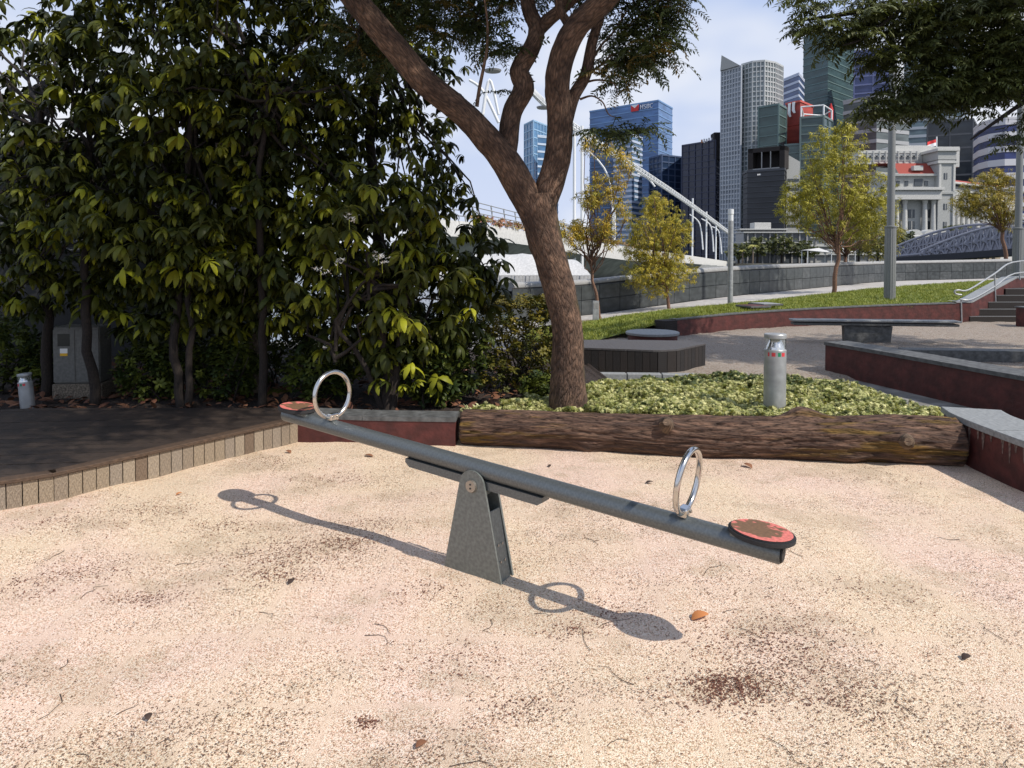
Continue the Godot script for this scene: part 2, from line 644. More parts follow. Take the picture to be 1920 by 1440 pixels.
func broad_tree(called: String, label: String, category: String, base: Vector3, stems: Array, blobs: Array, seed_: int, leaf_parts: int, young: float, stem_mat: Material, group := "") -> Node3D:
	var r := RandomNumberGenerator.new()
	r.seed = seed_
	var t := thing(called, label, category, base, 0.0, group)
	var tips := []
	for s in stems:
		var sh := Sh.new()
		var pts := []
		for p in s.pts:
			pts.append(p - base)
		var fine := []
		for i in pts.size() - 1:
			for k in 4:
				fine.append(pts[i].lerp(pts[i + 1], k / 4.0) + Vector3(r.randfn(), 0, r.randfn()) * 0.012)
		fine.append(pts[-1])
		sh.tube(fine, taper(s.r, s.r * 0.5, fine.size()), 9, true, 0.12, lump)
		part("trunk", sh, stem_mat, t)
		tips.append(pts[-1])
	var xfs := [[], [], []]
	var cols := [[], [], []]
	var near := []
	for bl in blobs:
		for p in blob_points(r, bl.c, bl.r, bl.n, 0.25, bl.get("gap", 0.25)):
			near.append(p - base)
	near.sort_custom(func(a, b): return a.z > b.z)
	var br := Sh.new()
	for i in mini(26, near.size()):
		var p: Vector3 = near[r.randi() % near.size()]
		var from: Vector3 = tips[r.randi() % tips.size()] - Vector3(0, r.randf_range(0.0, 0.5), 0)
		var bp := bend(from, p, r, 0.07)
		br.tube(bp, taper(0.022, 0.006, bp.size()), 5, false)
	part("branches", br, stem_mat, t)
	var left := leaf_parts
	for p in near:
		var k := r.randi() % 3
		var b := random_turn(r, 16, 0.5, 1.0)
		var yg := r.randf() < young
		var mix := pow(r.randf(), 4.0) * 0.5
		if yg:
			mix = r.randf_range(0.35, 1.0)
		var col := (Color(0.024, 0.031, 0.006) * r.randf_range(0.5, 1.6)).lerp(Color(0.30, 0.31, 0.022), mix)
		col.a = 1.0
		if left > 0:
			for x in whorl_places(r, 6):
				var xf := Transform3D(b, p) * (x as Transform3D)
				var o := part("leaf", big_leaf, M["leaf_tone_%d" % clampi(int(mix * 4.0 + 0.3), 0, 3)], t)
				o.transform = xf
				left -= 1
		else:
			xfs[k].append(Transform3D(b, p))
			cols[k].append(col)
	for k in 3:
		if xfs[k].size() > 0:
			copies("foliage", whorls[k], M.leaf, xfs[k], cols[k], t)
	return t


func flower(at: Vector3, label: String, seed_: int) -> void:
	var r := RandomNumberGenerator.new()
	r.seed = seed_
	var f := thing("white_flower", label, "flower", at, 0.0, "white flowers in the broad-leaved tree")
	var s := Sh.new()
	for j in 7:
		var o := Vector3(r.randfn(), r.randfn() * 0.5, r.randfn()) * 0.035
		for i in 5:
			add_leaf(s, Transform3D(Basis(Vector3.UP, TAU * i / 5 + j) * Basis(Vector3.BACK, r.randf_range(-0.3, 0.9)), o), 0.045, 0.012, 30, -40, 2, 0.0)
	part("petals", s, M.sticker_white, f)
	var q := Sh.new()
	q.tube([Vector3(0, -0.09, 0), Vector3(0, -0.03, 0.01), Vector3.ZERO], [0.004, 0.004, 0.006], 5)
	part("stalk", q, M.leaf_young, f)


# ---------------------------------------------------------------- shrubs
func shrub(called: String, label: String, category: String, base: Vector3, rad: Vector3, count: int, mesh: ArrayMesh, lo: Color, hi: Color, seed_: int, group := "", square := false, stems := 9) -> Node3D:
	var r := RandomNumberGenerator.new()
	r.seed = seed_
	var t := thing(called, label, category, base, 0.0, group)
	var st := Sh.new()
	for i in stems:
		var a := Vector3(r.randf_range(-0.35, 0.35) * rad.x, 0, r.randf_range(-0.35, 0.35) * rad.z)
		var b := Vector3(r.randf_range(-0.8, 0.8) * rad.x, r.randf_range(0.9, 1.7) * rad.y, r.randf_range(-0.8, 0.8) * rad.z)
		var pts := bend(a, b, r, 0.03)
		st.tube(pts, taper(0.012, 0.005, pts.size()), 5, false)
	part("stems", st, M.stem, t)
	var xfs := []
	var cols := []
	for i in count:
		var p := Vector3.ZERO
		if square:
			p = Vector3(r.randf_range(-1, 1) * rad.x, r.randf_range(0.1, 2.0) * rad.y, r.randf_range(-1, 1) * rad.z)
			var e := r.randi() % 4
			if e == 0:
				p.y = 2.0 * rad.y + r.randfn() * 0.03
			elif e == 1:
				p.z = rad.z + r.randfn() * 0.04
		else:
			var d := Vector3(r.randfn(), r.randfn(), r.randfn()).normalized()
			p = Vector3(0, rad.y * 1.05, 0) + d * rad * pow(r.randf_range(0.2, 1.0), 0.45)
			if p.y < 0.04:
				p.y = r.randf_range(0.04, rad.y)
		xfs.append(Transform3D(random_turn(r, 30, 0.7, 1.2), p))
		var c := lo.lerp(hi, pow(r.randf(), 1.6))
		c.a = 1.0
		cols.append(c)
	copies("foliage", mesh, M.leaf, xfs, cols, t)
	return t


# slender young tree with a loose yellow-green crown
func young_tree(label: String, base: Vector3, lean: Vector3, fork: float, blobs: Array, thick: float, mesh: ArrayMesh, lo: Color, hi: Color, seed_: int, size := 1.0) -> Node3D:
	var r := RandomNumberGenerator.new()
	r.seed = seed_
	var t := thing("young_tree", label, "tree", base, 0.0, "young trees along the river path")
	var top := lean
	var tr := Sh.new()
	var tp := bend(Vector3(0, -0.1, 0), top * fork, r, thick * 0.35, 6)
	tr.tube(tp, taper(thick, thick * 0.7, tp.size()), 8, false, 0.1, lump)
	part("trunk", tr, M.stem_red, t)
	var xfs := []
	var cols := []
	var pts := []
	for bl in blobs:
		pts.append_array(blob_points(r, bl.c - base, bl.r, bl.n, 0.1, bl.get("gap", 0.3)))
	var br := Sh.new()
	for i in mini(34, pts.size()):
		var p: Vector3 = pts[r.randi() % pts.size()]
		var k := r.randf_range(0.75, 1.0)
		var a := (top * fork) * k
		if p.y > a.y:
			var bp := bend(a, p, r, 0.06)
			br.tube(bp, taper(thick * 0.33, 0.008, bp.size()), 5, false)
	part("branches", br, M.stem_red, t)
	for p in pts:
		xfs.append(Transform3D(random_turn(r, 30, 0.7 * size, 1.25 * size), p))
		var c := lo.lerp(hi, r.randf()) * r.randf_range(0.7, 1.15)
		c.a = 1.0
		cols.append(c)
	copies("foliage", mesh, M.leaf_matt, xfs, cols, t)
	return t


# a limb from hand-placed points, rounded
func limb(pts: Array, radii: Array, sub := 6) -> Array:
	var cv := Curve3D.new()
	for i in pts.size():
		var a: Vector3 = pts[maxi(i - 1, 0)]
		var b: Vector3 = pts[mini(i + 1, pts.size() - 1)]
		var h := (b - a) / 6.0
		cv.add_point(pts[i], -h, h)
	var p := []
	var rr := []
	for i in pts.size() - 1:
		for k in sub:
			var t := float(k) / sub
			p.append(cv.sample(i, t))
			rr.append(lerpf(radii[i], radii[i + 1], t))
	p.append(pts[-1])
	rr.append(radii[-1])
	return [p, rr]


# ================================================================ the place
func _ready() -> void:
	rng.seed = 4711
	surf.seed = 31
	surf.noise_type = FastNoiseLite.TYPE_SIMPLEX_SMOOTH
	surf.frequency = 0.5
	surf.fractal_octaves = 3
	lump.seed = 77
	lump.frequency = 0.03
	make_camera()
	make_light()
	make_materials()
	build_setting()
	build_seesaw()
	build_deck()
	build_low_walls()
	build_log()
	build_bed()
	build_bollards()
	build_big_tree()
	build_left_trees()
	build_left_back()
	build_second_area()
	build_river_side()
	build_overhang_tree()
	build_city()
	build_far_bridge()
	build_old_bridge()
	build_grand_hotel()
	build_far_shore()
	build_litter()


func make_camera() -> void:
	var c := Camera3D.new()
	c.name = "camera"
	add_child(c)
	c.position = Vector3(0, 1.65, 0)
	c.rotation_degrees = Vector3(-1.5, 0, 0)
	c.projection = Camera3D.PROJECTION_FRUSTUM
	c.near = 0.1
	c.far = 4000.0
	c.size = 0.1 * 1440.0 / 1300.0
	c.frustum_offset = Vector2(0, -0.1 * 206.0 / 1300.0)
	c.current = true


func make_light() -> void:
	var e := Environment.new()
	e.tonemap_mode = Environment.TONE_MAPPER_LINEAR
	e.tonemap_exposure = 1.0
	e.background_mode = Environment.BG_SKY
	e.sdfgi_enabled = true
	e.ssao_enabled = true
	e.ssil_enabled = true
	var sky := Sky.new()
	var pm := PanoramaSkyMaterial.new()
	pm.panorama = ImageTexture.create_from_image(sky_image())
	pm.energy_multiplier = 1.0
	sky.sky_material = pm
	e.sky = sky
	e.background_energy_multiplier = 1.0
	var w := WorldEnvironment.new()
	w.name = "world_environment"
	w.environment = e
	add_child(w)
	var sun := DirectionalLight3D.new()
	sun.name = "sun"
	sun.light_energy = 1.5
	sun.light_color = Color(1.0, 0.965, 0.915)
	sun.light_angular_distance = 0.5
	sun.shadow_enabled = true
	add_child(sun)
	sun.look_at_from_position(Vector3(57, 72, 38), Vector3.ZERO, Vector3.UP)


# blue air paling to the horizon, with thin bright cloud
func sky_image() -> Image:
	var w := 1024
	var h := 512
	var im := Image.create(w, h, false, Image.FORMAT_RGBF)
	var f := FastNoiseLite.new()
	f.seed = 5
	f.frequency = 0.9
	f.fractal_octaves = 5
	for y in h:
		var el := PI * (0.5 - (y + 0.5) / h)
		var up := sin(maxf(el, 0.0))
		var air := Color(0.70, 0.77, 0.94).lerp(Color(0.24, 0.41, 0.80), pow(up, 0.8))
		for x in w:
			if el < 0.0:
				im.set_pixel(x, y, Color(0.3, 0.3, 0.3))
				continue
			var az := TAU * (x + 0.5) / w
			var d := Vector3(cos(az) * cos(el), sin(el), sin(az) * cos(el))
			var q := Vector3(d.x, d.y * 3.2, d.z) / (0.35 + absf(d.y))
			var n := clampf(f.get_noise_3dv(q * 1.1) * 2.2 + 0.4, 0.0, 1.0)
			im.set_pixel(x, y, air.lerp(Color(0.93, 0.945, 0.98), n * 0.8))
	return im


# ---------------------------------------------------------------- ground
func ground_y(x: float, z: float) -> float:
	var y := 0.02 + 0.03 * surf.get_noise_2d(x * 0.9, z * 0.9) + 0.01 * surf.get_noise_2d(x * 3.1 + 40, z * 3.1)
	return maxf(y, 0.004)


func strip(s: Sh, a: Array, b: Array) -> void:
	var rows := []
	var n := 10
	for i in n + 1:
		var row := []
		for k in a.size():
			row.append(a[k].lerp(b[k], float(i) / n))
		rows.append(row)
	s.sheet(rows, [])


func smooth_line(pts: Array, sub := 8) -> Array:
	var r := []
	for p in pts:
		r.append(1.0)
	return limb(pts, r, sub)[0]


func build_setting() -> void:
	var w := Sh.new()
	w.quad(Vector3(-2500, -3.2, 60), Vector3(2500, -3.2, 60), Vector3(2500, -3.2, -2600), Vector3(-2500, -3.2, -2600))
	setting("river", w, M.water)
	var fg := Sh.new()
	fg.quad(Vector3(-2400, -0.9, -236), Vector3(2400, -0.9, -236), Vector3(2400, -0.9, -2500), Vector3(-2400, -0.9, -2500))
	fg.quad(Vector3(-2400, -3.3, -236), Vector3(2400, -3.3, -236), Vector3(2400, -0.9, -236), Vector3(-2400, -0.9, -236))
	setting("ground_far_bank", fg, M.far_ground)
	# paved park ground on this bank
	var pg := Sh.new()
	pg.prism(PackedVector2Array([Vector2(-60, 30), Vector2(60, 30), Vector2(60, -47), Vector2(45, -44.5), Vector2(27.405, -37.9), Vector2(18.577, -34.5), Vector2(7.169, -23.3), Vector2(2.154, -20), Vector2(0, -16.7), Vector2(-6, -12.4), Vector2(-60, -12.4)]), -3.3, -0.006)
	setting("paving", pg, M.paving)
	# bonded pebble surface with soft mounds
	var s := Sh.new()
	var rows := []
	var cols := []
	var n1 := FastNoiseLite.new()
	n1.seed = 9
	n1.frequency = 0.55
	n1.fractal_octaves = 4
	var nx := 240
	var nz := 200
	for i in nz + 1:
		var row := []
		var cr := []
		var z := lerpf(1.2, -6.45, float(i) / nz)
		for j in nx + 1:
			var x := lerpf(-5.6, 3.75, float(j) / nx)
			row.append(Vector3(x, ground_y(x, z), z))
			var a := clampf(n1.get_noise_2d(x, z) * 1.6 + 0.45, 0, 1)
			# grey-olive dirt with a ragged, grainy outline
			var b := smoothstep(0.1, 0.3, n1.get_noise_2d(x * 2.2 + 31, z * 3.0) + 0.35 * n1.get_noise_2d(x * 14.0, z * 14.0) - 0.08)
			var c := Color(0.97, 0.96, 0.87).lerp(Color(1.0, 0.945, 0.945), a)
			cr.append(c.lerp(Color(0.70, 0.68, 0.60), b * 0.55))
		rows.append(row)
		cols.append(cr)
	s.sheet(rows, cols, true)
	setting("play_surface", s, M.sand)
	# planting soil behind the log and under the trees
	var so := Sh.new()
	rows = []
	for i in 31:
		var row := []
		for j in 51:
			var x := lerpf(-11.0, 3.9, j / 50.0)
			var z := lerpf(-6.3, -11.6, i / 30.0)
			if x > 1.2:
				z = lerpf(-6.3 + (x - 1.2) * 0.2, -8.3, i / 30.0)
			var y := 0.12 + 0.05 * surf.get_noise_2d(x * 2.0, z * 2.0) - (0.1 if i == 0 or i == 30 or j == 50 else 0.0)
			row.append(Vector3(x, y, z))
		rows.append(row)
	so.sheet(rows, [], true)
	setting("soil_bed", so, M.soil)


# ---------------------------------------------------------------- seesaw
func seat_outline(grow: float) -> PackedVector2Array:
	var p := PackedVector2Array()
	for i in 40:
		var a := TAU * i / 40.0
		var r := 0.113 + 0.016 * cos(a) + 0.004 * cos(2 * a)
		p.append(Vector2(cos(a) * (r * 1.12 + grow), sin(a) * (r + grow)))
	return p


func seat_paint() -> StandardMaterial3D:
	var im := Image.create(256, 256, false, Image.FORMAT_RGB8)
	var f := FastNoiseLite.new()
	f.seed = 14
	f.frequency = 0.008
	f.fractal_octaves = 4
	var red := lin(0.60, 0.165, 0.135)
	var bare := lin(0.16, 0.088, 0.045)
	for y in 256:
		for x in 256:
			var u := (x - 128.0) / 128.0
			var v := (y - 128.0) / 128.0
			var n := f.get_noise_2d(x, y * 2.0)
			var wear := 0.56 - Vector2(u * 0.8, v * 1.1).length() + n * 0.42 + 0.12 * sin(v * 9.0 + u * 2.0)
			var k := smoothstep(0.0, 0.05, wear)
			var g := 1.0 + 0.16 * f.get_noise_2d(x * 7.0, y * 7.0)
			im.set_pixel(x, y, red.lerp(bare, k) * g)
	var m := mat("seat_paint", Color(1, 1, 1), 0.62)
	m.albedo_texture = ImageTexture.create_from_image(im)
	return m


func build_seesaw() -> void:
	var at := Vector3(-0.175, 0.0, -3.55)
	var t := thing("seesaw", "steel seesaw with red worn seats and chrome ring handles on pale pebble surface", "seesaw", at, deg_to_rad(-33.9))
	var paint := seat_paint()
	# two standing plates, narrow and round at the top
	var out := PackedVector2Array([Vector2(-0.2, -0.06), Vector2(0.2, -0.06)])
	for i in 13:
		var a := lerpf(deg_to_rad(14), deg_to_rad(166), i / 12.0)
		out.append(Vector2(cos(a) * 0.079, 0.478 + sin(a) * 0.079))
	for z in [0.049, -0.055]:
		var s := Sh.new()
		s.plate(out, z - 0.006, z + 0.006)
		part("pivot_plate", s, M.plate_steel, t)
	for k in [-1, 1]:
		var s := Sh.new()
		var top := Vector3(k * 0.1, 0.36, 0)
		var foot := Vector3(k * 0.185, -0.06, 0)
		var up := (top - foot).normalized()
		s.box((top + foot) * 0.5, Vector3(0.008, top.distance_to(foot), 0.088), Basis(up.cross(Vector3.BACK), up, Vector3.BACK), 0.001)
		var web := part("side_plate", s, M.plate_steel, t)
		for y in [0.11, 0.19]:
			for dz in [-0.018, 0.018]:
				var b := Sh.new()
				var at2 := Vector3(k * (0.1845 - (y + 0.06) * 0.205), y, dz)
				b.tube([at2, at2 + Vector3(k * 0.009, 0.002, 0)], [0.006, 0.006], 8)
				part("bolt", b, M.disc_metal, web)
	for z in [0.056, -0.068]:
		var s := Sh.new()
		s.tube([Vector3(0, 0.478, z), Vector3(0, 0.478, z + 0.005), Vector3(0, 0.478, z + 0.011)], [0.034, 0.034, 0.03], 28)
		var d := part("pivot_disc", s, M.disc_metal, t)
		for y in [-0.01, 0.01]:
			var b := Sh.new()
			b.tube([Vector3(0, 0.478 + y, z + 0.011), Vector3(0, 0.478 + y, z + 0.014)], [0.005, 0.005], 8)
			part("bolt", b, M.rubber, d)
	var hub := Sh.new()
	hub.box(Vector3(0, 0.468, 0), Vector3(0.11, 0.085, 0.08), Basis(Vector3.BACK, deg_to_rad(-3.2)), 0.004)
	part("pivot_bracket", hub, M.plate_steel, t)
	# the beam, one end a little lower
	var bs := Basis(Vector3.BACK, deg_to_rad(-3.2))
	var mid := Vector3(0, 0.557, 0)
	var beam := Sh.new()
	beam.tube([Vector3(-1.53, 0, 0), Vector3(-1.525, 0, 0), Vector3(-0.5, 0, 0), Vector3(0.5, 0, 0), Vector3(1.495, 0, 0), Vector3(1.5, 0, 0)], [0.04, 0.0445, 0.0445, 0.0445, 0.0445, 0.04], 32)
	var beam_o := part("beam", beam, M.steel, t, mid, bs)
	var rail := Sh.new()
	rail.plate(PackedVector2Array([Vector2(-0.47, -0.045), Vector2(0.41, -0.045), Vector2(0.41, -0.07), Vector2(0.385, -0.087), Vector2(-0.44, -0.087), Vector2(-0.47, -0.066)]), -0.036, 0.036)
	part("under_rail", rail, M.steel, t, mid, bs)
	for k in [-1, 1]:
		# handle ring, square across the beam
		var ring := Sh.new()
		var pts := []
		var rr := []
		for i in 49:
			var a := TAU * i / 48.0
			pts.append(Vector3(0, cos(a), sin(a)) * 0.136)
			rr.append(0.0135)
		ring.tube(pts, rr, 14, false)
		var rt := bs * Basis(Vector3.BACK, deg_to_rad(-4.0 * k))
		var ro := part("handle_ring", ring, M.chrome, t, mid + bs * Vector3(k * 1.105, 0.045 + 0.152, 0), rt)
		var cl := Sh.new()
		cl.box(Vector3(0, -0.135, 0), Vector3(0.042, 0.042, 0.062), Basis.IDENTITY, 0.006)
		var clo := part("clamp", cl, M.chrome, ro)
		for z in [-0.018, 0.018]:
			for sx in [-1, 1]:
				var b := Sh.new()
				b.tube([Vector3(sx * 0.021, -0.132, z), Vector3(sx * 0.027, -0.132, z)], [0.0075, 0.0065], 10)
				part("bolt", b, M.disc_metal, clo)
		# seat
		var so := PackedVector2Array()
		for p in seat_outline(0.0):
			so.append(Vector2(p.x * k, p.y))
		var st := Sh.new()
		st.prism(so, 0.008, 0.022)
		var inner := PackedVector2Array()
		for p in seat_outline(-0.006):
			inner.append(Vector2(p.x * k, p.y))
		st.prism(inner, 0.003, 0.0265)
		var seat := part("seat", st, M.rubber, t, mid + bs * Vector3(k * 1.40, 0.043, 0), bs)
		var pad := Sh.new()
		var face := seat_outline(-0.011)
		for i in face.size():
			var a := face[i]
			var b := face[(i + 1) % face.size()]
			if k < 0:
				a.x = -a.x
				b.x = -b.x
			var y := 0.029
			var j := pad.put(Vector3(0, y + 0.004, 0), Vector3.UP, Vector2(0.5, 0.5))
			pad.put(Vector3(a.x, y, a.y), Vector3.UP, Vector2(0.5 + a.x * 3.5, 0.5 + a.y * 3.5))
			pad.put(Vector3(b.x, y, b.y), Vector3.UP, Vector2(0.5 + b.x * 3.5, 0.5 + b.y * 3.5))
			pad.ix.append_array([j, j + 1, j + 2] if k > 0 else [j, j + 2, j + 1])
		var po := part("seat_pad", pad, paint, seat)
		po.set_meta("label", "red painted pad worn down to brown in the middle")
		var sd := Sh.new()
		sd.box(Vector3(k * -0.02, -0.008, 0), Vector3(0.16, 0.026, 0.07), Basis.IDENTITY, 0.004)
		part("saddle", sd, M.steel, seat)
		var cap := Sh.new()
		cap.tube([Vector3(k * (1.502 if k > 0 else 1.532), 0, 0), Vector3(k * (1.508 if k > 0 else 1.538), 0, 0)], [0.038, 0.032], 20)
		part("end_cap", cap, M.rubber, beam_o)


# ---------------------------------------------------------------- deck
func build_deck() -> void:
	var t := thing("timber_deck", "low timber deck of dark boards with pale upright edge boards", "deck")
	var a := Vector2(-1.886, -6.09)
	var b := Vector2(-3.03, -4.55)
	var c := Vector2(-5.9, -2.5)
	var poly := PackedVector2Array([a, b, c, Vector2(-7.5, -4.0), Vector2(-6.2, -6.2), Vector2(-4.6, -6.62), Vector2(-1.8, -6.66)])
	var top := 0.205
	var ang := deg_to_rad(7)
	var dx := Vector2(cos(ang), -sin(ang))
	var dz := Vector2(sin(ang), cos(ang))
	var o := Vector2(-4.5, -5.0)
	var inner: PackedVector2Array = Geometry2D.offset_polygon(poly, -0.075)[0]
	for i in range(-18, 24):
		var q := o + dz * (i * 0.118)
		var lane := PackedVector2Array([q - dx * 6, q + dx * 6, q + dx * 6 + dz * 0.112, q - dx * 6 + dz * 0.112])
		for piece in Geometry2D.intersect_polygons(inner, lane):
			var s := Sh.new()
			var loc := PackedVector2Array()
			var ct := Vector2.ZERO
			for p in piece:
				ct += p / piece.size()
			for p in piece:
				loc.append(Vector2((p - ct).dot(dx), (p - ct).dot(dz)))
			s.prism(loc, -0.025, 0.0)
			part("deck_board", s, M.deck_wood if (i * 7) % 3 else M.deck_wood_b, t, Vector3(ct.x, top + rng.randf_range(-0.002, 0.002), ct.y), Basis(Vector3.UP, ang))
	# border boards and upright edge boards along the open sides
	var k := 0
	for seg in [[a, b], [b, c]]:
		var p0: Vector2 = seg[0]
		var p1: Vector2 = seg[1]
		var dr := (p1 - p0).normalized()
		var nrm := Vector2(-dr.y, dr.x)
		if (p0 + nrm - Vector2(-4.5, -5.3)).length() < (p0 - Vector2(-4.5, -5.3)).length():
			nrm = -nrm
		var bsx := Basis(Vector3(dr.x, 0, dr.y), Vector3.UP, Vector3(dr.x, 0, dr.y).cross(Vector3.UP))
		var ln := p0.distance_to(p1)
		var mid := (p0 + p1) * 0.5 - nrm * 0.03
		var e := Sh.new()
		e.box(Vector3.ZERO, Vector3(ln + 0.03, 0.026, 0.095), Basis.IDENTITY, 0.003)
		part("border_board", e, M.deck_edge, t, Vector3(mid.x, top + 0.002, mid.y), bsx)
		var n := int(ln / 0.0845)
		for i in n:
			var w := ln / n
			var q := p0 + dr * (w * (i + 0.5)) - nrm * (0.012 + rng.randf_range(0, 0.004))
			var s := Sh.new()
			s.box(Vector3.ZERO, Vector3(w - 0.0055, 0.235, 0.02), Basis.IDENTITY, 0.002)
			part("edge_board", s, M["fascia_%d" % ([0, 1, 2, 0, 4, 3, 0, 1, 2, 4][(i * 7 + k) % 10])], t, Vector3(q.x, top - 0.013 - 0.118 + rng.randf_range(-0.003, 0.0), q.y), bsx)
		var back := Sh.new()
		var mb := (p0 + p1) * 0.5 - nrm * 0.045
		back.box(Vector3(mb.x, top - 0.12, mb.y), Vector3(ln - 0.04, 0.2, 0.02), bsx)
		part("joist", back, M.slat_2, t)
		k += 3


# wall along a line of ground points, with a slab on top
func capped_wall(t: Node3D, line: Array, thick: float, height: float, slab: float, over: float, body: Material, cap: Material, pieces := 1) -> void:
	var n := line.size()
	var lo := PackedVector2Array()
	var ro := PackedVector2Array()
	var cl := []
	var cr := []
	for i in n:
		var d: Vector2 = (line[mini(i + 1, n - 1)] - line[maxi(i - 1, 0)]).normalized()
		var nn := Vector2(-d.y, d.x)
		lo.append(line[i])
		ro.append(line[i] + nn * thick)
		var e := Vector2.ZERO
		if i == 0:
			e = -d * over
		elif i == n - 1:
			e = d * over
		cl.append(line[i] - nn * over + e)
		cr.append(line[i] + nn * (thick + over) + e)
	var poly := lo.duplicate()
	var rr := ro.duplicate()
	rr.reverse()
	poly.append_array(rr)
	var s := Sh.new()
	s.prism(poly, -0.05, height - slab)
	part("wall_body", s, body, t)
	var per := int(ceil(float(n - 1) / pieces))
	for k in pieces:
		var i0 := k * per
		var i1 := mini(i0 + per, n - 1)
		if i1 <= i0:
			break
		var p := PackedVector2Array()
		for i in range(i0, i1 + 1):
			p.append(cl[i])
		for i in range(i1, i0 - 1, -1):
			p.append(cr[i])
		var q: PackedVector2Array = Geometry2D.offset_polygon(p, -0.002)[0]
		var c := Sh.new()
		c.prism(q, height - slab, height - 0.004)
		var q2 := Geometry2D.offset_polygon(p, -0.006)
		c.prism(q2[0], height - 0.004, height)
		part("cap_slab", c, cap, t)


func flat(pts: Array) -> Array:
	var out := []
	for p in pts:
		out.append(Vector2(p.x, p.z))
	return out


func build_low_walls() -> void:
	var t := thing("low_wall", "low dark red wall with grey slab cap between deck and log", "wall")
	capped_wall(t, flat(smooth_line([Vector3(-0.49, 0, -5.93), Vector3(-0.9, 0, -5.955), Vector3(-1.3, 0, -5.99), Vector3(-1.62, 0, -6.045), Vector3(-1.97, 0, -6.1)], 5)), 0.24, 0.262, 0.04, 0.008, M.red_wall, M.slab_dark, 2)
	var r := thing("bench_wall", "dark red bench wall with pale streaks and broad grey slab at log end", "wall")
	var ln := flat(smooth_line([Vector3(3.62, 0, -5.78), Vector3(3.545, 0, -5.5), Vector3(3.515, 0, -5.0), Vector3(3.53, 0, -4.3), Vector3(3.62, 0, -3.3), Vector3(3.8, 0, -2.2), Vector3(4.1, 0, -1.2)], 5))
	ln.reverse()
	capped_wall(r, ln, 0.4, 0.385, 0.045, 0.02, M.red_wall, M.slab, 3)
	# pale run-off streaks down the face
	var k := 0
	for z in [-5.42, -5.36, -5.31, -5.2, -5.14, -5.05, -4.93, -4.86, -4.8, -4.72]:
		var s := Sh.new()
		var h := [0.16, 0.09, 0.2, 0.07, 0.13, 0.05, 0.1, 0.15, 0.06, 0.11][k] as float
		var x := 3.515 + (0.03 * pow((z + 5.0) / -0.5, 2) if z < -5.0 else 0.0) - 0.003
		var rows := []
		for i in 6:
			var f := i / 5.0
			var w := lerpf(0.016, 0.004, f) * rng.randf_range(0.7, 1.3)
			rows.append([Vector3(x, 0.336 - h * f, z - w), Vector3(x - 0.001, 0.336 - h * f, z), Vector3(x, 0.336 - h * f, z + w)])
		s.sheet(rows, [])
		part("pale_streak", s, M.stain, r)
		k += 1


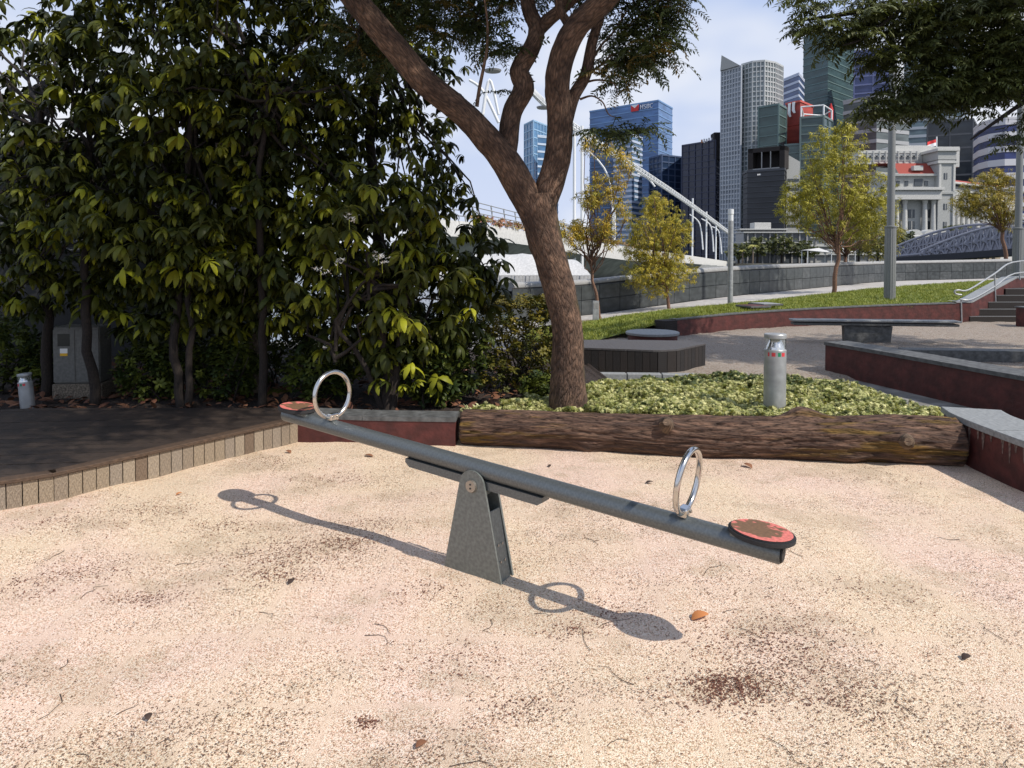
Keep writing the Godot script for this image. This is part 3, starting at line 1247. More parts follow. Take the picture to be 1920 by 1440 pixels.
# ---------------------------------------------------------------- log
func build_log() -> void:
	var t := thing("log", "long weathered brown log with knots lying along the pebble surface", "log")
	var a := Vector3(-0.43, 0.14, -6.07)
	var b := Vector3(3.51, 0.175, -5.40)
	var f := FastNoiseLite.new()
	f.seed = 61
	f.frequency = 1.0
	f.fractal_octaves = 4
	var ridge := FastNoiseLite.new()
	ridge.seed = 62
	ridge.frequency = 1.0
	ridge.fractal_type = FastNoiseLite.FRACTAL_RIDGED
	ridge.fractal_octaves = 3
	var d := (b - a).normalized()
	var u := d.cross(Vector3.UP).normalized()
	var w := u.cross(d)
	var s := Sh.new()
	var nl := 340
	var na := 120
	# knots: (share of the length, angle, width, height)
	var knots := [[0.435, 40.0, 0.085, 0.07], [0.885, 12.0, 0.1, 0.075], [0.71, 118.0, 0.14, 0.09], [0.275, -55.0, 0.1, 0.05], [0.79, -50.0, 0.1, 0.03]]
	var pos := []
	for i in nl + 1:
		var q := float(i) / nl
		var ct := a.lerp(b, q) + Vector3(0, 0.012 * sin(q * 9.0), 0.02 * sin(q * 5.0))
		var r0 := lerpf(0.15, 0.19, q) * (1.0 + 0.05 * sin(q * 14.0 + 1.0))
		if i == 0 or i == nl:
			r0 *= 0.93
		var row := []
		for j in na + 1:
			var an := TAU * (j % na) / na
			var e := Vector3(cos(an) * 1.4, sin(an) * 1.4, q * 2.2)
			var g := f.get_noise_3dv(e * 1.2) * 0.13 + f.get_noise_3dv(Vector3(e.x * 4.0, e.y * 4.0, q * 22.0)) * 0.025
			var cr := ridge.get_noise_3dv(Vector3(cos(an) * 9.0 + f.get_noise_1d(q * 9) * 0.5, sin(an) * 9.0, q * 2.2))
			var rr := r0 * (1.0 + g - (maxf(cr - 0.2, 0.0) * 0.06 + maxf(cr - 0.5, 0.0) * 0.13))
			for kn in knots:
				var da := wrapf(an - deg_to_rad(kn[1]), -PI, PI) * r0
				var dq: float = (q - kn[0]) * 4.0
				var dd := Vector2(da, dq * 0.75).length() / float(kn[2])
				if dd < 1.6:
					rr += float(kn[3]) * exp(-dd * dd * 1.8)
			row.append(ct + (u * cos(an) + w * sin(an)) * rr)
		pos.append(row)
	for i in nl + 1:
		for j in na + 1:
			var jm := (j - 1 + na) % na
			var jp := (j + 1) % na
			var du: Vector3 = pos[mini(i + 1, nl)][j] - pos[maxi(i - 1, 0)][j]
			var dv: Vector3 = pos[i][jp] - pos[i][jm]
			var q := float(i) / nl
			var an := TAU * j / na
			var n1 := f.get_noise_3dv(Vector3(cos(an) * 3.0, sin(an) * 3.0, q * 9.0))
			var n2 := f.get_noise_3dv(Vector3(cos(an) * 2.0 + 9.0, sin(an) * 2.0, q * 5.0))
			var col := Color(0.095, 0.048, 0.032).lerp(Color(0.265, 0.155, 0.103), clampf(0.5 + n1, 0, 1))
			# yellow-brown lichen in ragged patches low on the front
			var where := clampf(0.55 - absf(wrapf(an - deg_to_rad(-12), -PI, PI)) * 0.5, 0, 1)
			var ends := maxf(smoothstep(0.32, 0.05, q), smoothstep(0.5, 0.8, q) * 0.9)
			col = col.lerp(Color(0.26, 0.15, 0.02), smoothstep(0.0, 0.22, n2 + where * 0.55 - 0.22) * ends * 0.85)
			s.tint = col
			s.put(pos[i][j], dv.cross(du).normalized() * -1.0, Vector2(float(j) / na, q * 4.0))
	for i in nl:
		for j in na:
			var p := i * (na + 1) + j
			var e := p + na + 1
			s.ix.append_array([p, p + 1, e, p + 1, e + 1, e])
	s.tint = Color(0.25, 0.15, 0.095)
	part("stem", s, M.log_bark, t)
	for e in [0, 1]:
		var row: Array = pos[0] if e == 0 else pos[nl]
		var ct := Vector3.ZERO
		for p in row:
			ct += p / row.size()
		var c := Sh.new()
		for j in na:
			if e == 0:
				c.tri(ct - d * 0.004, row[j], row[j + 1])
			else:
				c.tri(ct + d * 0.004, row[j + 1], row[j])
		part("cut_end", c, M.plinth, t)
	for kn in [knots[0], knots[1]]:
		var an := deg_to_rad(kn[1])
		var q: float = kn[0]
		var dr := u * cos(an) + w * sin(an)
		var r0 := lerpf(0.15, 0.19, q) * (1.0 + 0.05 * sin(q * 14.0 + 1.0))
		var ct := a.lerp(b, q) + Vector3(0, 0.012 * sin(q * 9.0), 0.02 * sin(q * 5.0)) + dr * (r0 + float(kn[3]) * 0.55)
		var sh := Sh.new()
		sh.tint = Color(0.3, 0.2, 0.13)
		sh.tube([ct - dr * 0.04, ct + dr * 0.012, ct + dr * 0.034, ct + dr * 0.038], [0.07, 0.058, 0.046, 0.03], 18, true, 0.15, lump)
		part("knot", sh, M.log_bark, t)


# ---------------------------------------------------------------- variegated ground cover behind the log
func build_bed() -> void:
	var r := RandomNumberGenerator.new()
	r.seed = 19
	var poly := PackedVector2Array([Vector2(-0.35, -6.35), Vector2(3.35, -5.82), Vector2(3.95, -6.25), Vector2(3.78, -7.2), Vector2(3.15, -8.1), Vector2(1.9, -8.2), Vector2(1.0, -7.7), Vector2(0.55, -7.1), Vector2(0.1, -6.8)])
	var meshes := []
	for k in 3:
		var s := Sh.new()
		var q := RandomNumberGenerator.new()
		q.seed = 90 + k
		for tier in 3:
			for i in 6:
				var yaw := TAU * i / 6.0 + tier * 0.5 + q.randf_range(-0.3, 0.3)
				add_leaf(s, Transform3D(Basis(Vector3.UP, yaw), Vector3(0, tier * 0.022, 0)), lerpf(0.06, 0.03, tier / 2.0) * q.randf_range(0.8, 1.2), lerpf(0.026, 0.014, tier / 2.0), 28, -18, 2, 0.2)
		meshes.append(s.mesh())
	var t := thing("ground_cover", "bed of low yellow-green variegated plants behind the log", "plants")
	t.set_meta("kind", "stuff")
	var xfs := [[], [], []]
	var cols := [[], [], []]
	var count := 0
	while count < 26000:
		var p := Vector2(r.randf_range(-0.4, 4.0), r.randf_range(-8.3, -5.8))
		var ragged := p + Vector2(lump.get_noise_2d(p.x * 90, p.y * 90), lump.get_noise_2d(p.y * 90, p.x * 90)) * 0.25
		if not Geometry2D.is_point_in_polygon(ragged, poly):
			continue
		count += 1
		var mound := 0.14 + 0.1 * lump.get_noise_2d(p.x * 40, p.y * 40) + 0.05 * lump.get_noise_2d(p.x * 130, p.y * 130)
		var y := 0.1 + mound * (1.0 if r.randf() < 0.6 else r.randf())
		var k := r.randi() % 3
		xfs[k].append(Transform3D(random_turn(r, 26, 0.28, 0.58), Vector3(p.x, y, p.y)))
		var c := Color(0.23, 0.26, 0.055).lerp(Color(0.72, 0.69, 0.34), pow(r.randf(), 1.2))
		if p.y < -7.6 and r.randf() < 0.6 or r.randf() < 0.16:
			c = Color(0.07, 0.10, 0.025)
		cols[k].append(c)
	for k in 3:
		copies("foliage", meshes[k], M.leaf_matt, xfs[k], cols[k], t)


# ---------------------------------------------------------------- bollards
func bollard(label: String, at: Vector3, rad: float, high: float, tilt: float) -> void:
	var t := thing("bollard_light", label, "bollard", at, 0.0, "grey bollard lights")
	t.rotation_degrees.z = tilt
	var head := high * 0.16
	var bd := high - head
	var s := Sh.new()
	s.lathe([Vector2(rad * 1.06, -0.02), Vector2(rad * 1.06, 0.012), Vector2(rad, 0.02), Vector2(rad, bd - 0.008), Vector2(rad * 0.96, bd), Vector2(0.0, bd)], 32)
	part("post", s, M.alu, t)
	var cn := Sh.new()
	cn.lathe([Vector2(rad * 0.86, bd), Vector2(rad * 0.8, bd + head * 0.16), Vector2(rad * 0.42, bd + head * 0.74), Vector2(rad * 0.4, bd + head * 0.8)], 28)
	part("reflector_cone", cn, M.reflector, t)
	var gl := Sh.new()
	gl.lathe([Vector2(rad * 0.9, bd), Vector2(rad * 0.9, bd + head * 0.72)], 28)
	part("lens", gl, M.clear, t)
	for i in 3:
		var a := TAU * i / 3.0 + 0.3
		var st := Sh.new()
		var p := Vector3(cos(a), 0, sin(a)) * rad * 0.93
		st.tube([p + Vector3(0, bd - 0.005, 0), p + Vector3(0, bd + head * 0.74, 0)], [rad * 0.035, rad * 0.035], 6)
		part("strut", st, M.rubber, t)
	var cap := Sh.new()
	cap.lathe([Vector2(0.0, bd + head * 0.7), Vector2(rad * 0.97, bd + head * 0.7), Vector2(rad, bd + head * 0.74), Vector2(rad, bd + head * 0.95), Vector2(rad * 0.95, bd + head), Vector2(0.0, bd + head * 1.03)], 32)
	part("cap", cap, M.alu, t)
	# band of sticker squares round the neck
	var q := [[-0.5, 0.34, "sticker_red"], [0.02, 0.26, "sticker_green"], [0.42, 0.36, "sticker_red"], [-0.95, 0.16, "sticker_red"], [0.2, 0.9, "sticker_white"]]
	for k in q.size():
		var st := Sh.new()
		var rows := []
		var lift := rad * 1.012 if k < 4 else rad * 1.006
		for j in 2:
			var row := []
			for i in 6:
				var a: float = q[k][0] + (i / 5.0 - 0.5) * q[k][1]
				var y := bd - rad * 0.42 + (j - 0.5) * rad * (0.36 if k < 4 else 0.6)
				row.append(Vector3(sin(a) * lift, y, cos(a) * lift))
			rows.append(row)
		st.sheet(rows, [], true)
		part("sticker", st, M[q[k][2]] if k < 4 else M.alu, t)


func build_bollards() -> void:
	bollard("silver bollard light with red and green stickers behind the log", Vector3(2.475, 0.02, -6.5), 0.1, 0.9, 0.0)
	bollard("small leaning grey bollard light behind the dark timber deck", Vector3(-4.83, -0.03, -6.9), 0.064, 0.51, 5.0)


# ---------------------------------------------------------------- the forked tree
var feathers := []

func build_big_tree() -> void:
	for k in 3:
		feathers.append(feather_mesh(300 + k, 4, 0.30, 9, 0.05, 0.017))
	var base := Vector3(0.568, 0.1, -6.794)
	var t := thing("forked_tree", "large tree with forked reddish-brown trunk rising behind the log", "tree", base)
	var r := RandomNumberGenerator.new()
	r.seed = 8
	var L := func(pts: Array) -> Array:
		var o := []
		for p in pts:
			o.append(p - base)
		return o
	# trunk and the limbs the eye can follow
	var runs := [
		["trunk", [Vector3(0.558, 0.026, -6.56), Vector3(0.538, 0.23, -6.56), Vector3(0.528, 0.585, -6.57), Vector3(0.528, 0.94, -6.58), Vector3(0.466, 1.27, -6.58), Vector3(0.389, 1.549, -6.57), Vector3(0.313, 1.801, -6.56), Vector3(0.262, 2.027, -6.55), Vector3(0.241, 2.227, -6.55)], [0.25, 0.185, 0.155, 0.147, 0.15, 0.153, 0.16, 0.172, 0.175]],
		["limb", [Vector3(0.241, 1.952, -6.55), Vector3(0.1, 2.26, -6.52), Vector3(-0.07, 2.543, -6.48), Vector3(-0.222, 2.724, -6.44), Vector3(-0.454, 2.957, -6.38), Vector3(-0.772, 3.204, -6.28), Vector3(-1.009, 3.46, -6.18), Vector3(-1.313, 3.811, -6.05), Vector3(-1.615, 4.206, -5.9), Vector3(-2.038, 4.663, -5.6)], [0.12, 0.145, 0.137, 0.128, 0.118, 0.118, 0.112, 0.108, 0.1, 0.07]],
		["limb", [Vector3(-0.05, 2.521, -6.5), Vector3(-0.035, 2.738, -6.52), Vector3(0, 2.994, -6.56), Vector3(0.111, 3.233, -6.6), Vector3(0.071, 3.408, -6.62), Vector3(0.178, 3.611, -6.66), Vector3(0.235, 3.815, -6.7), Vector3(0.154, 4.072, -6.74), Vector3(0.129, 4.544, -6.8), Vector3(0, 5.311, -6.9)], [0.08, 0.095, 0.092, 0.1, 0.092, 0.084, 0.078, 0.07, 0.06, 0.04]],
		["limb", [Vector3(0.215, 3.764, -6.7), Vector3(0.327, 3.886, -6.7), Vector3(0.502, 4.045, -6.72), Vector3(0.767, 4.308, -6.72), Vector3(1.119, 4.854, -6.7)], [0.06, 0.065, 0.058, 0.05, 0.035]],
		["limb", [Vector3(0.272, 2.002, -6.55), Vector3(0.351, 2.302, -6.54), Vector3(0.42, 2.55, -6.53), Vector3(0.449, 2.797, -6.52), Vector3(0.447, 3.016, -6.5), Vector3(0.42, 3.219, -6.46), Vector3(0.459, 3.476, -6.4), Vector3(0.572, 3.7, -6.3), Vector3(0.779, 3.878, -6.2), Vector3(1.095, 4.159, -6), Vector3(1.47, 4.546, -5.7)], [0.11, 0.128, 0.125, 0.122, 0.12, 0.118, 0.115, 0.11, 0.105, 0.09, 0.06]],
		["limb", [Vector3(0.519, 2.897, -6.52), Vector3(0.577, 3.144, -6.56), Vector3(0.693, 3.358, -6.62), Vector3(0.769, 3.697, -6.68), Vector3(0.84, 3.923, -6.72), Vector3(0.983, 4.34, -6.8), Vector3(1.415, 4.898, -6.9)], [0.05, 0.06, 0.055, 0.05, 0.045, 0.04, 0.03]],
		["limb", [Vector3(0.58, 3.66, -6.34), Vector3(0.493, 3.775, -6.34), Vector3(0.424, 3.915, -6.33), Vector3(0.383, 4.237, -6.3)], [0.04, 0.04, 0.036, 0.03]],
		["branch", [Vector3(-0.323, 3.02, -6.4), Vector3(-0.297, 3.185, -6.38), Vector3(-0.252, 3.394, -6.35), Vector3(-0.222, 3.581, -6.33), Vector3(-0.226, 3.81, -6.3), Vector3(-0.264, 4.047, -6.3)], [0.02, 0.018, 0.016, 0.014, 0.011, 0.008]],
		["branch", [Vector3(0.752, 3.5, -6.66), Vector3(0.859, 3.673, -6.7), Vector3(0.978, 3.811, -6.75), Vector3(1.119, 4.032, -6.8)], [0.016, 0.013, 0.01, 0.007]],
		["branch", [Vector3(0.71, 3.373, -6.64), Vector3(0.864, 3.48, -6.66), Vector3(0.966, 3.57, -6.66), Vector3(1.144, 3.591, -6.66)], [0.015, 0.012, 0.009, 0.005]],
		["branch", [Vector3(0.678, 3.288, -6.62), Vector3(0.809, 3.318, -6.62), Vector3(0.958, 3.283, -6.6), Vector3(0.999, 3.188, -6.6)], [0.013, 0.01, 0.008, 0.004]],
		["branch", [Vector3(0.644, 3.128, -6.58), Vector3(0.745, 3.14, -6.5), Vector3(0.838, 3.07, -6.45), Vector3(0.891, 2.947, -6.4), Vector3(0.997, 2.905, -6.36)], [0.012, 0.009, 0.007, 0.006, 0.004]],
	]
	var moss := FastNoiseLite.new()
	moss.seed = 3
	moss.frequency = 2.4
	for run in runs:
		var lm := limb(L.call(run[1]), run[2], 7)
		var s := Sh.new()
		var thick: bool = run[2][0] > 0.03
		s.tube(lm[0], lm[1], 20 if thick else 6, true, 0.09 if thick else 0.0, lump if thick else null)
		if thick:
			for i in s.v.size():
				var nn := s.n[i]
				var p := s.v[i]
				var k := smoothstep(0.05, 0.4, moss.get_noise_3dv(p) + (nn.x * 0.75 - nn.z * 0.55 + maxf(0.0, 0.2 - p.y * 0.05)) - 0.42)
				var blotch := clampf(0.5 + moss.get_noise_3dv(p * 1.6) * 1.3 + moss.get_noise_3dv(p * 6.0) * 0.6, 0, 1)
				var c := Color(1.0, 0.98, 0.96).lerp(Color(0.4, 0.37, 0.37), blotch)
				s.c[i] = c.lerp(Color(0.19, 0.30, 0.07), k * (0.8 if p.y < 1.9 and run[0] == "trunk" else 0.25))
		part(run[0], s, M.bark, t)
	# feathery foliage: hanging sprays in view, then the spreading crown overhead
	var xfs := [[], [], []]
	var cols := [[], [], []]
	var spots := []
	var groups := [
		[Vector3(1.244, 3.827, -6.8), Vector3(0.42, 0.42, 0.4), 70], [Vector3(1.061, 4.289, -6.8), Vector3(0.7, 0.3, 0.5), 60], [Vector3(1.525, 4.067, -6.9), Vector3(0.22, 0.25, 0.3), 24],
		[Vector3(1.169, 3.555, -6.66), Vector3(0.22, 0.14, 0.2), 15], [Vector3(1.008, 3.313, -6.6), Vector3(0.2, 0.1, 0.2), 9], [Vector3(0.931, 2.776, -6.4), Vector3(0.17, 0.07, 0.12), 10], [Vector3(1.176, 2.786, -6.4), Vector3(0.08, 0.06, 0.1), 5],
		[Vector3(-0.427, 3.997, -7), Vector3(0.36, 0.26, 0.3), 50], [Vector3(-0.96, 4.155, -7), Vector3(0.5, 0.35, 0.4), 80], [Vector3(-1.483, 3.846, -7.2), Vector3(0.4, 0.4, 0.3), 60], [Vector3(-0.151, 3.613, -6.6), Vector3(0.2, 0.12, 0.15), 12], [Vector3(-0.076, 3.188, -6.6), Vector3(0.08, 0.06, 0.08), 4],
		[Vector3(0, 4.366, -7), Vector3(0.6, 0.3, 0.5), 60], [Vector3(0.31, 4.442, -6.8), Vector3(0.5, 0.25, 0.5), 30],
	]
	for g in groups:
		spots.append_array(blob_points(r, g[0], g[1], g[2], 0.05, 0.12))
	# overhead crown, wider towards the open play area
	var crown := [[Vector3(-0.4, 5.7, -2.6), Vector3(1.7, 0.8, 1.5), 330], [Vector3(0.6, 6.0, -4.2), Vector3(2.1, 0.9, 1.9), 430], [Vector3(-1.6, 5.8, -4.8), Vector3(2.2, 0.9, 2.0), 430], [Vector3(0.9, 6.3, -6.6), Vector3(2.1, 1.1, 1.8), 380], [Vector3(-1.2, 6.2, -7.2), Vector3(2.0, 1.0, 1.8), 300], [Vector3(-2.6, 5.6, -3.0), Vector3(1.7, 0.7, 1.6), 260], [Vector3(2.1, 5.7, -5.3), Vector3(1.3, 0.7, 1.2), 330]]
	for g in crown:
		spots.append_array(blob_points(r, g[0], g[1], g[2], 0.1, 0.1))
	var joints := [Vector3(-2.038, 4.663, -5.6), Vector3(-1.615, 4.206, -5.9), Vector3(0.129, 4.544, -6.8), Vector3(0, 5.311, -6.9), Vector3(1.119, 4.854, -6.7), Vector3(1.47, 4.546, -5.7), Vector3(1.415, 4.898, -6.9), Vector3(0.983, 4.34, -6.8), Vector3(-1.313, 3.811, -6.05)]
	var tw := Sh.new()
	for i in 150:
		var p: Vector3 = spots[r.randi() % spots.size()]
		var j: Vector3 = joints[0]
		for q in joints:
			if q.distance_to(p) < j.distance_to(p):
				j = q
		if p.y > j.y - 0.7:
			var bp := bend(j - base, p - base, r, 0.05)
			tw.tube(bp, taper(0.016, 0.004, bp.size()), 4, false)
	part("twigs", tw, M.stem, t)
	for p in spots:
		var k := r.randi() % 3
		xfs[k].append(Transform3D(random_turn(r, 22, 0.75, 1.3), p - base))
		var c := Color(0.045, 0.062, 0.016) * r.randf_range(0.7, 1.6)
		if r.randf() < 0.1:
			c = Color(0.16, 0.11, 0.02)
		c.a = 1.0
		cols[k].append(c)
	for k in 3:
		copies("foliage", feathers[k], M.leaf_matt, xfs[k], cols[k], t)


# ---------------------------------------------------------------- dense evergreen trees and shrubs on the left
func build_left_trees() -> void:
	for k in 3:
		whorls.append(whorl_mesh(40 + k, 6, 0.225, 0.07, 0, -86, 4))
	big_leaf = leaf_mesh(0.225, 0.07, 0, -86, 5)
	var lo := mat("leaf_old", lin(0.022, 0.031, 0.009), 0.46)
	lo.metallic_specular = 0.3
	lo.backlight_enabled = true
	lo.backlight = Color(0.4, 0.5, 0.3)
	for i in 4:
		var c := Color(0.026, 0.034, 0.007).lerp(Color(0.28, 0.29, 0.02), [0.0, 0.3, 0.62, 1.0][i])
		var lm := mat("leaf_tone_%d" % i, lin(c.r, c.g, c.b), 0.46)
		lm.metallic_specular = 0.3
		lm.backlight_enabled = true
		lm.backlight = Color(0.55, 0.55, 0.3)
	var ly := mat("leaf_young", lin(0.25, 0.27, 0.018), 0.4)
	ly.backlight_enabled = true
	ly.backlight = Color(0.6, 0.6, 0.3)
	var b1 := Vector3(-1.2, 0.08, -6.75)
	broad_tree("broadleaf_tree", "small bushy evergreen tree with yellow-green young leaves behind low red wall", "tree", b1,
		[{"pts": [b1, b1 + Vector3(-0.02, 0.5, 0), b1 + Vector3(-0.12, 1.0, -0.05), b1 + Vector3(-0.2, 1.6, 0)], "r": 0.06}, {"pts": [b1 + Vector3(0.03, 0, 0), b1 + Vector3(0.08, 0.6, -0.05), b1 + Vector3(0.18, 1.3, -0.1)], "r": 0.055}, {"pts": [b1 + Vector3(-0.04, 0, 0.02), b1 + Vector3(-0.2, 0.45, 0.05), b1 + Vector3(-0.5, 0.95, 0.1)], "r": 0.035}],
		[{"c": Vector3(-1.452, 1.972, -7), "r": Vector3(0.8, 0.62, 0.62), "n": 240}, {"c": Vector3(-0.917, 1.219, -7), "r": Vector3(0.72, 0.62, 0.6), "n": 230}, {"c": Vector3(-1.94, 1.327, -7), "r": Vector3(0.55, 0.5, 0.55), "n": 90}, {"c": Vector3(-0.505, 1.537, -7.3), "r": Vector3(0.5, 0.5, 0.5), "n": 70}, {"c": Vector3(-0.998, 0.547, -6.8), "r": Vector3(0.5, 0.25, 0.3), "n": 40}, {"c": Vector3(-1.424, 0.774, -7.1), "r": Vector3(0.6, 0.3, 0.4), "n": 60}], 101, 300, 0.2, M.stem, "evergreen trees along the deck")
	var b2 := Vector3(-1.7, 0.1, -8.6)
	broad_tree("broadleaf_tree", "tall dark evergreen tree whose edge meets the forked tree's left limb", "tree", b2,
		[{"pts": [b2, b2 + Vector3(0.05, 1.5, 0), b2 + Vector3(-0.05, 3.0, 0), b2 + Vector3(0.1, 4.4, 0)], "r": 0.09}],
		[{"c": Vector3(-1.748, 3.867, -8.8), "r": Vector3(1.15, 1.0, 0.9), "n": 230}, {"c": Vector3(-1.45, 2.77, -8.6), "r": Vector3(0.95, 0.8, 0.8), "n": 170}, {"c": Vector3(-0.774, 2.037, -8.4), "r": Vector3(0.6, 0.55, 0.6), "n": 70}, {"c": Vector3(-2.144, 4.998, -8.8), "r": Vector3(1.2, 0.8, 0.9), "n": 170}], 102, 120, 0.05, M.stem, "evergreen trees along the deck")
	var b3 := Vector3(-2.881, 0.12, -7.764)
	broad_tree("broadleaf_tree", "tall evergreen tree on a stout pale trunk beside the moss mound", "tree", b3,
		[{"pts": [b3, b3 + Vector3(0.04, 0.9, 0), b3 + Vector3(0.0, 2.0, -0.05), b3 + Vector3(0.1, 3.6, -0.1)], "r": 0.115}],
		[{"c": Vector3(-2.88, 3.903, -8.2), "r": Vector3(1.25, 1.1, 0.9), "n": 270}, {"c": Vector3(-2.882, 2.631, -8), "r": Vector3(1.1, 0.8, 0.8), "n": 210}, {"c": Vector3(-2.939, 1.65, -7.8), "r": Vector3(0.9, 0.6, 0.6), "n": 150}, {"c": Vector3(-2.773, 1.13, -7.5), "r": Vector3(0.8, 0.35, 0.4), "n": 100}, {"c": Vector3(-3.245, 4.894, -8.2), "r": Vector3(1.2, 0.7, 0.9), "n": 150}, {"c": Vector3(-2.627, 2.908, -7.15), "r": Vector3(0.6, 0.9, 0.3), "n": 90}, {"c": Vector3(-2.474, 1.919, -7), "r": Vector3(0.5, 0.5, 0.3), "n": 60}], 103, 180, 0.09, M.stem_pale, "evergreen trees along the deck")
	var b4 := Vector3(-3.35, 0.1, -7.0)
	broad_tree("broadleaf_tree", "evergreen tree on twin thin stems behind the middle of the deck", "tree", b4,
		[{"pts": [b4, b4 + Vector3(-0.08, 0.7, 0), b4 + Vector3(-0.02, 1.7, -0.1), b4 + Vector3(0.05, 3.2, -0.2)], "r": 0.05}, {"pts": [b4 + Vector3(0.05, 0, 0), b4 + Vector3(0.09, 0.8, 0), b4 + Vector3(0.04, 2.0, -0.1)], "r": 0.04}],
		[{"c": Vector3(-3.885, 3.91, -7.6), "r": Vector3(1.15, 1.0, 0.8), "n": 250}, {"c": Vector3(-4.023, 2.684, -7.5), "r": Vector3(1.1, 0.8, 0.8), "n": 210}, {"c": Vector3(-3.584, 1.707, -7.4), "r": Vector3(0.95, 0.5, 0.6), "n": 150}, {"c": Vector3(-3.605, 1.179, -7.2), "r": Vector3(0.95, 0.35, 0.4), "n": 110}, {"c": Vector3(-3.816, 4.771, -7.6), "r": Vector3(1.1, 0.6, 0.8), "n": 130}, {"c": Vector3(-3.536, 3.105, -6.8), "r": Vector3(0.7, 0.9, 0.3), "n": 100}, {"c": Vector3(-3.654, 1.958, -6.7), "r": Vector3(0.9, 0.55, 0.3), "n": 100}, {"c": Vector3(-3.032, 1.754, -6.8), "r": Vector3(0.5, 0.5, 0.3), "n": 60}], 104, 240, 0.15, M.stem, "evergreen trees along the deck")
	var b5 := Vector3(-4.242, 0.08, -7.05)
	broad_tree("broadleaf_tree", "evergreen tree on a dark leaning stem in front of the metal cabinet", "tree", b5,
		[{"pts": [b5, b5 + Vector3(-0.1, 0.8, 0), b5 + Vector3(-0.15, 1.6, -0.1), b5 + Vector3(-0.2, 2.8, -0.3)], "r": 0.055}],
		[{"c": Vector3(-4.815, 2.896, -7.4), "r": Vector3(0.75, 0.75, 0.7), "n": 130}, {"c": Vector3(-4.712, 1.874, -7.3), "r": Vector3(0.75, 0.6, 0.6), "n": 100}, {"c": Vector3(-4.702, 3.911, -7.8), "r": Vector3(0.6, 0.6, 0.6), "n": 80}, {"c": Vector3(-4.556, 2.073, -6.9), "r": Vector3(0.6, 0.8, 0.3), "n": 80}, {"c": Vector3(-4.756, 1.295, -7.1), "r": Vector3(0.7, 0.3, 0.4), "n": 70}], 105, 120, 0.16, M.stem, "evergreen trees along the deck")
	var b6 := Vector3(-5.0, 0.1, -7.4)
	broad_tree("broadleaf_tree", "evergreen tree behind the small leaning bollard at the deck's end", "tree", b6,
		[{"pts": [b6, b6 + Vector3(0.05, 0.9, 0), b6 + Vector3(-0.05, 2.0, 0), b6 + Vector3(0, 3.2, 0)], "r": 0.06}],
		[{"c": Vector3(-5.687, 2.248, -7.8), "r": Vector3(0.7, 0.8, 0.7), "n": 110}, {"c": Vector3(-6.204, 3.592, -8.2), "r": Vector3(0.7, 0.8, 0.7), "n": 90}, {"c": Vector3(-6.378, 4.735, -9), "r": Vector3(0.9, 0.6, 0.8), "n": 60, "gap": 0.4}], 106, 90, 0.08, M.stem, "evergreen trees along the deck")
	var b7 := Vector3(-2.55, 0.1, -7.05)
	broad_tree("broadleaf_tree", "slim evergreen tree on a straight dark stem between deck and pale trunk", "tree", b7,
		[{"pts": [b7, b7 + Vector3(0.02, 1.0, 0), b7 + Vector3(-0.04, 2.2, 0), b7 + Vector3(0.05, 3.3, -0.1)], "r": 0.045}],
		[{"c": Vector3(-3.127, 3.101, -7.3), "r": Vector3(0.7, 0.8, 0.6), "n": 120}, {"c": Vector3(-2.302, 2.225, -7.5), "r": Vector3(0.7, 0.7, 0.6), "n": 120}, {"c": Vector3(-2.325, 3.276, -7.6), "r": Vector3(0.7, 0.8, 0.6), "n": 120}], 107, 120, 0.05, M.stem, "evergreen trees along the deck")
	var b8 := Vector3(-4.6, 0.1, -10.0)
	broad_tree("broadleaf_tree", "dark evergreen tree in the shade behind all the other evergreens", "tree", b8,
		[{"pts": [b8, b8 + Vector3(0.1, 1.5, 0), b8 + Vector3(0.2, 3.4, 0)], "r": 0.1}],
		[{"c": Vector3(-2.648, 4.452, -10.2), "r": Vector3(2.0, 1.9, 0.7), "n": 330, "gap": 0.12}, {"c": Vector3(-4.81, 4.397, -10), "r": Vector3(2.2, 2.0, 0.7), "n": 360, "gap": 0.12}, {"c": Vector3(-3.244, 2.092, -9.6), "r": Vector3(2.2, 1.3, 0.6), "n": 300, "gap": 0.1}, {"c": Vector3(-5.384, 2.018, -9.6), "r": Vector3(1.6, 1.2, 0.6), "n": 200, "gap": 0.1}], 108, 0, 0.03, M.stem, "evergreen trees along the deck")
	var k := 0
	for f in [[Vector3(-1.44, 1.971, -6.15)], [Vector3(-1.173, 1.659, -6.1)], [Vector3(-1.708, 1.507, -6.2)], [Vector3(-1.572, 1.592, -6.25)], [Vector3(-1.14, 1.589, -6.1)]]:
		flower(f[0], "cluster of thin white petals among leaves of the small bushy tree", 500 + k)
		k += 1


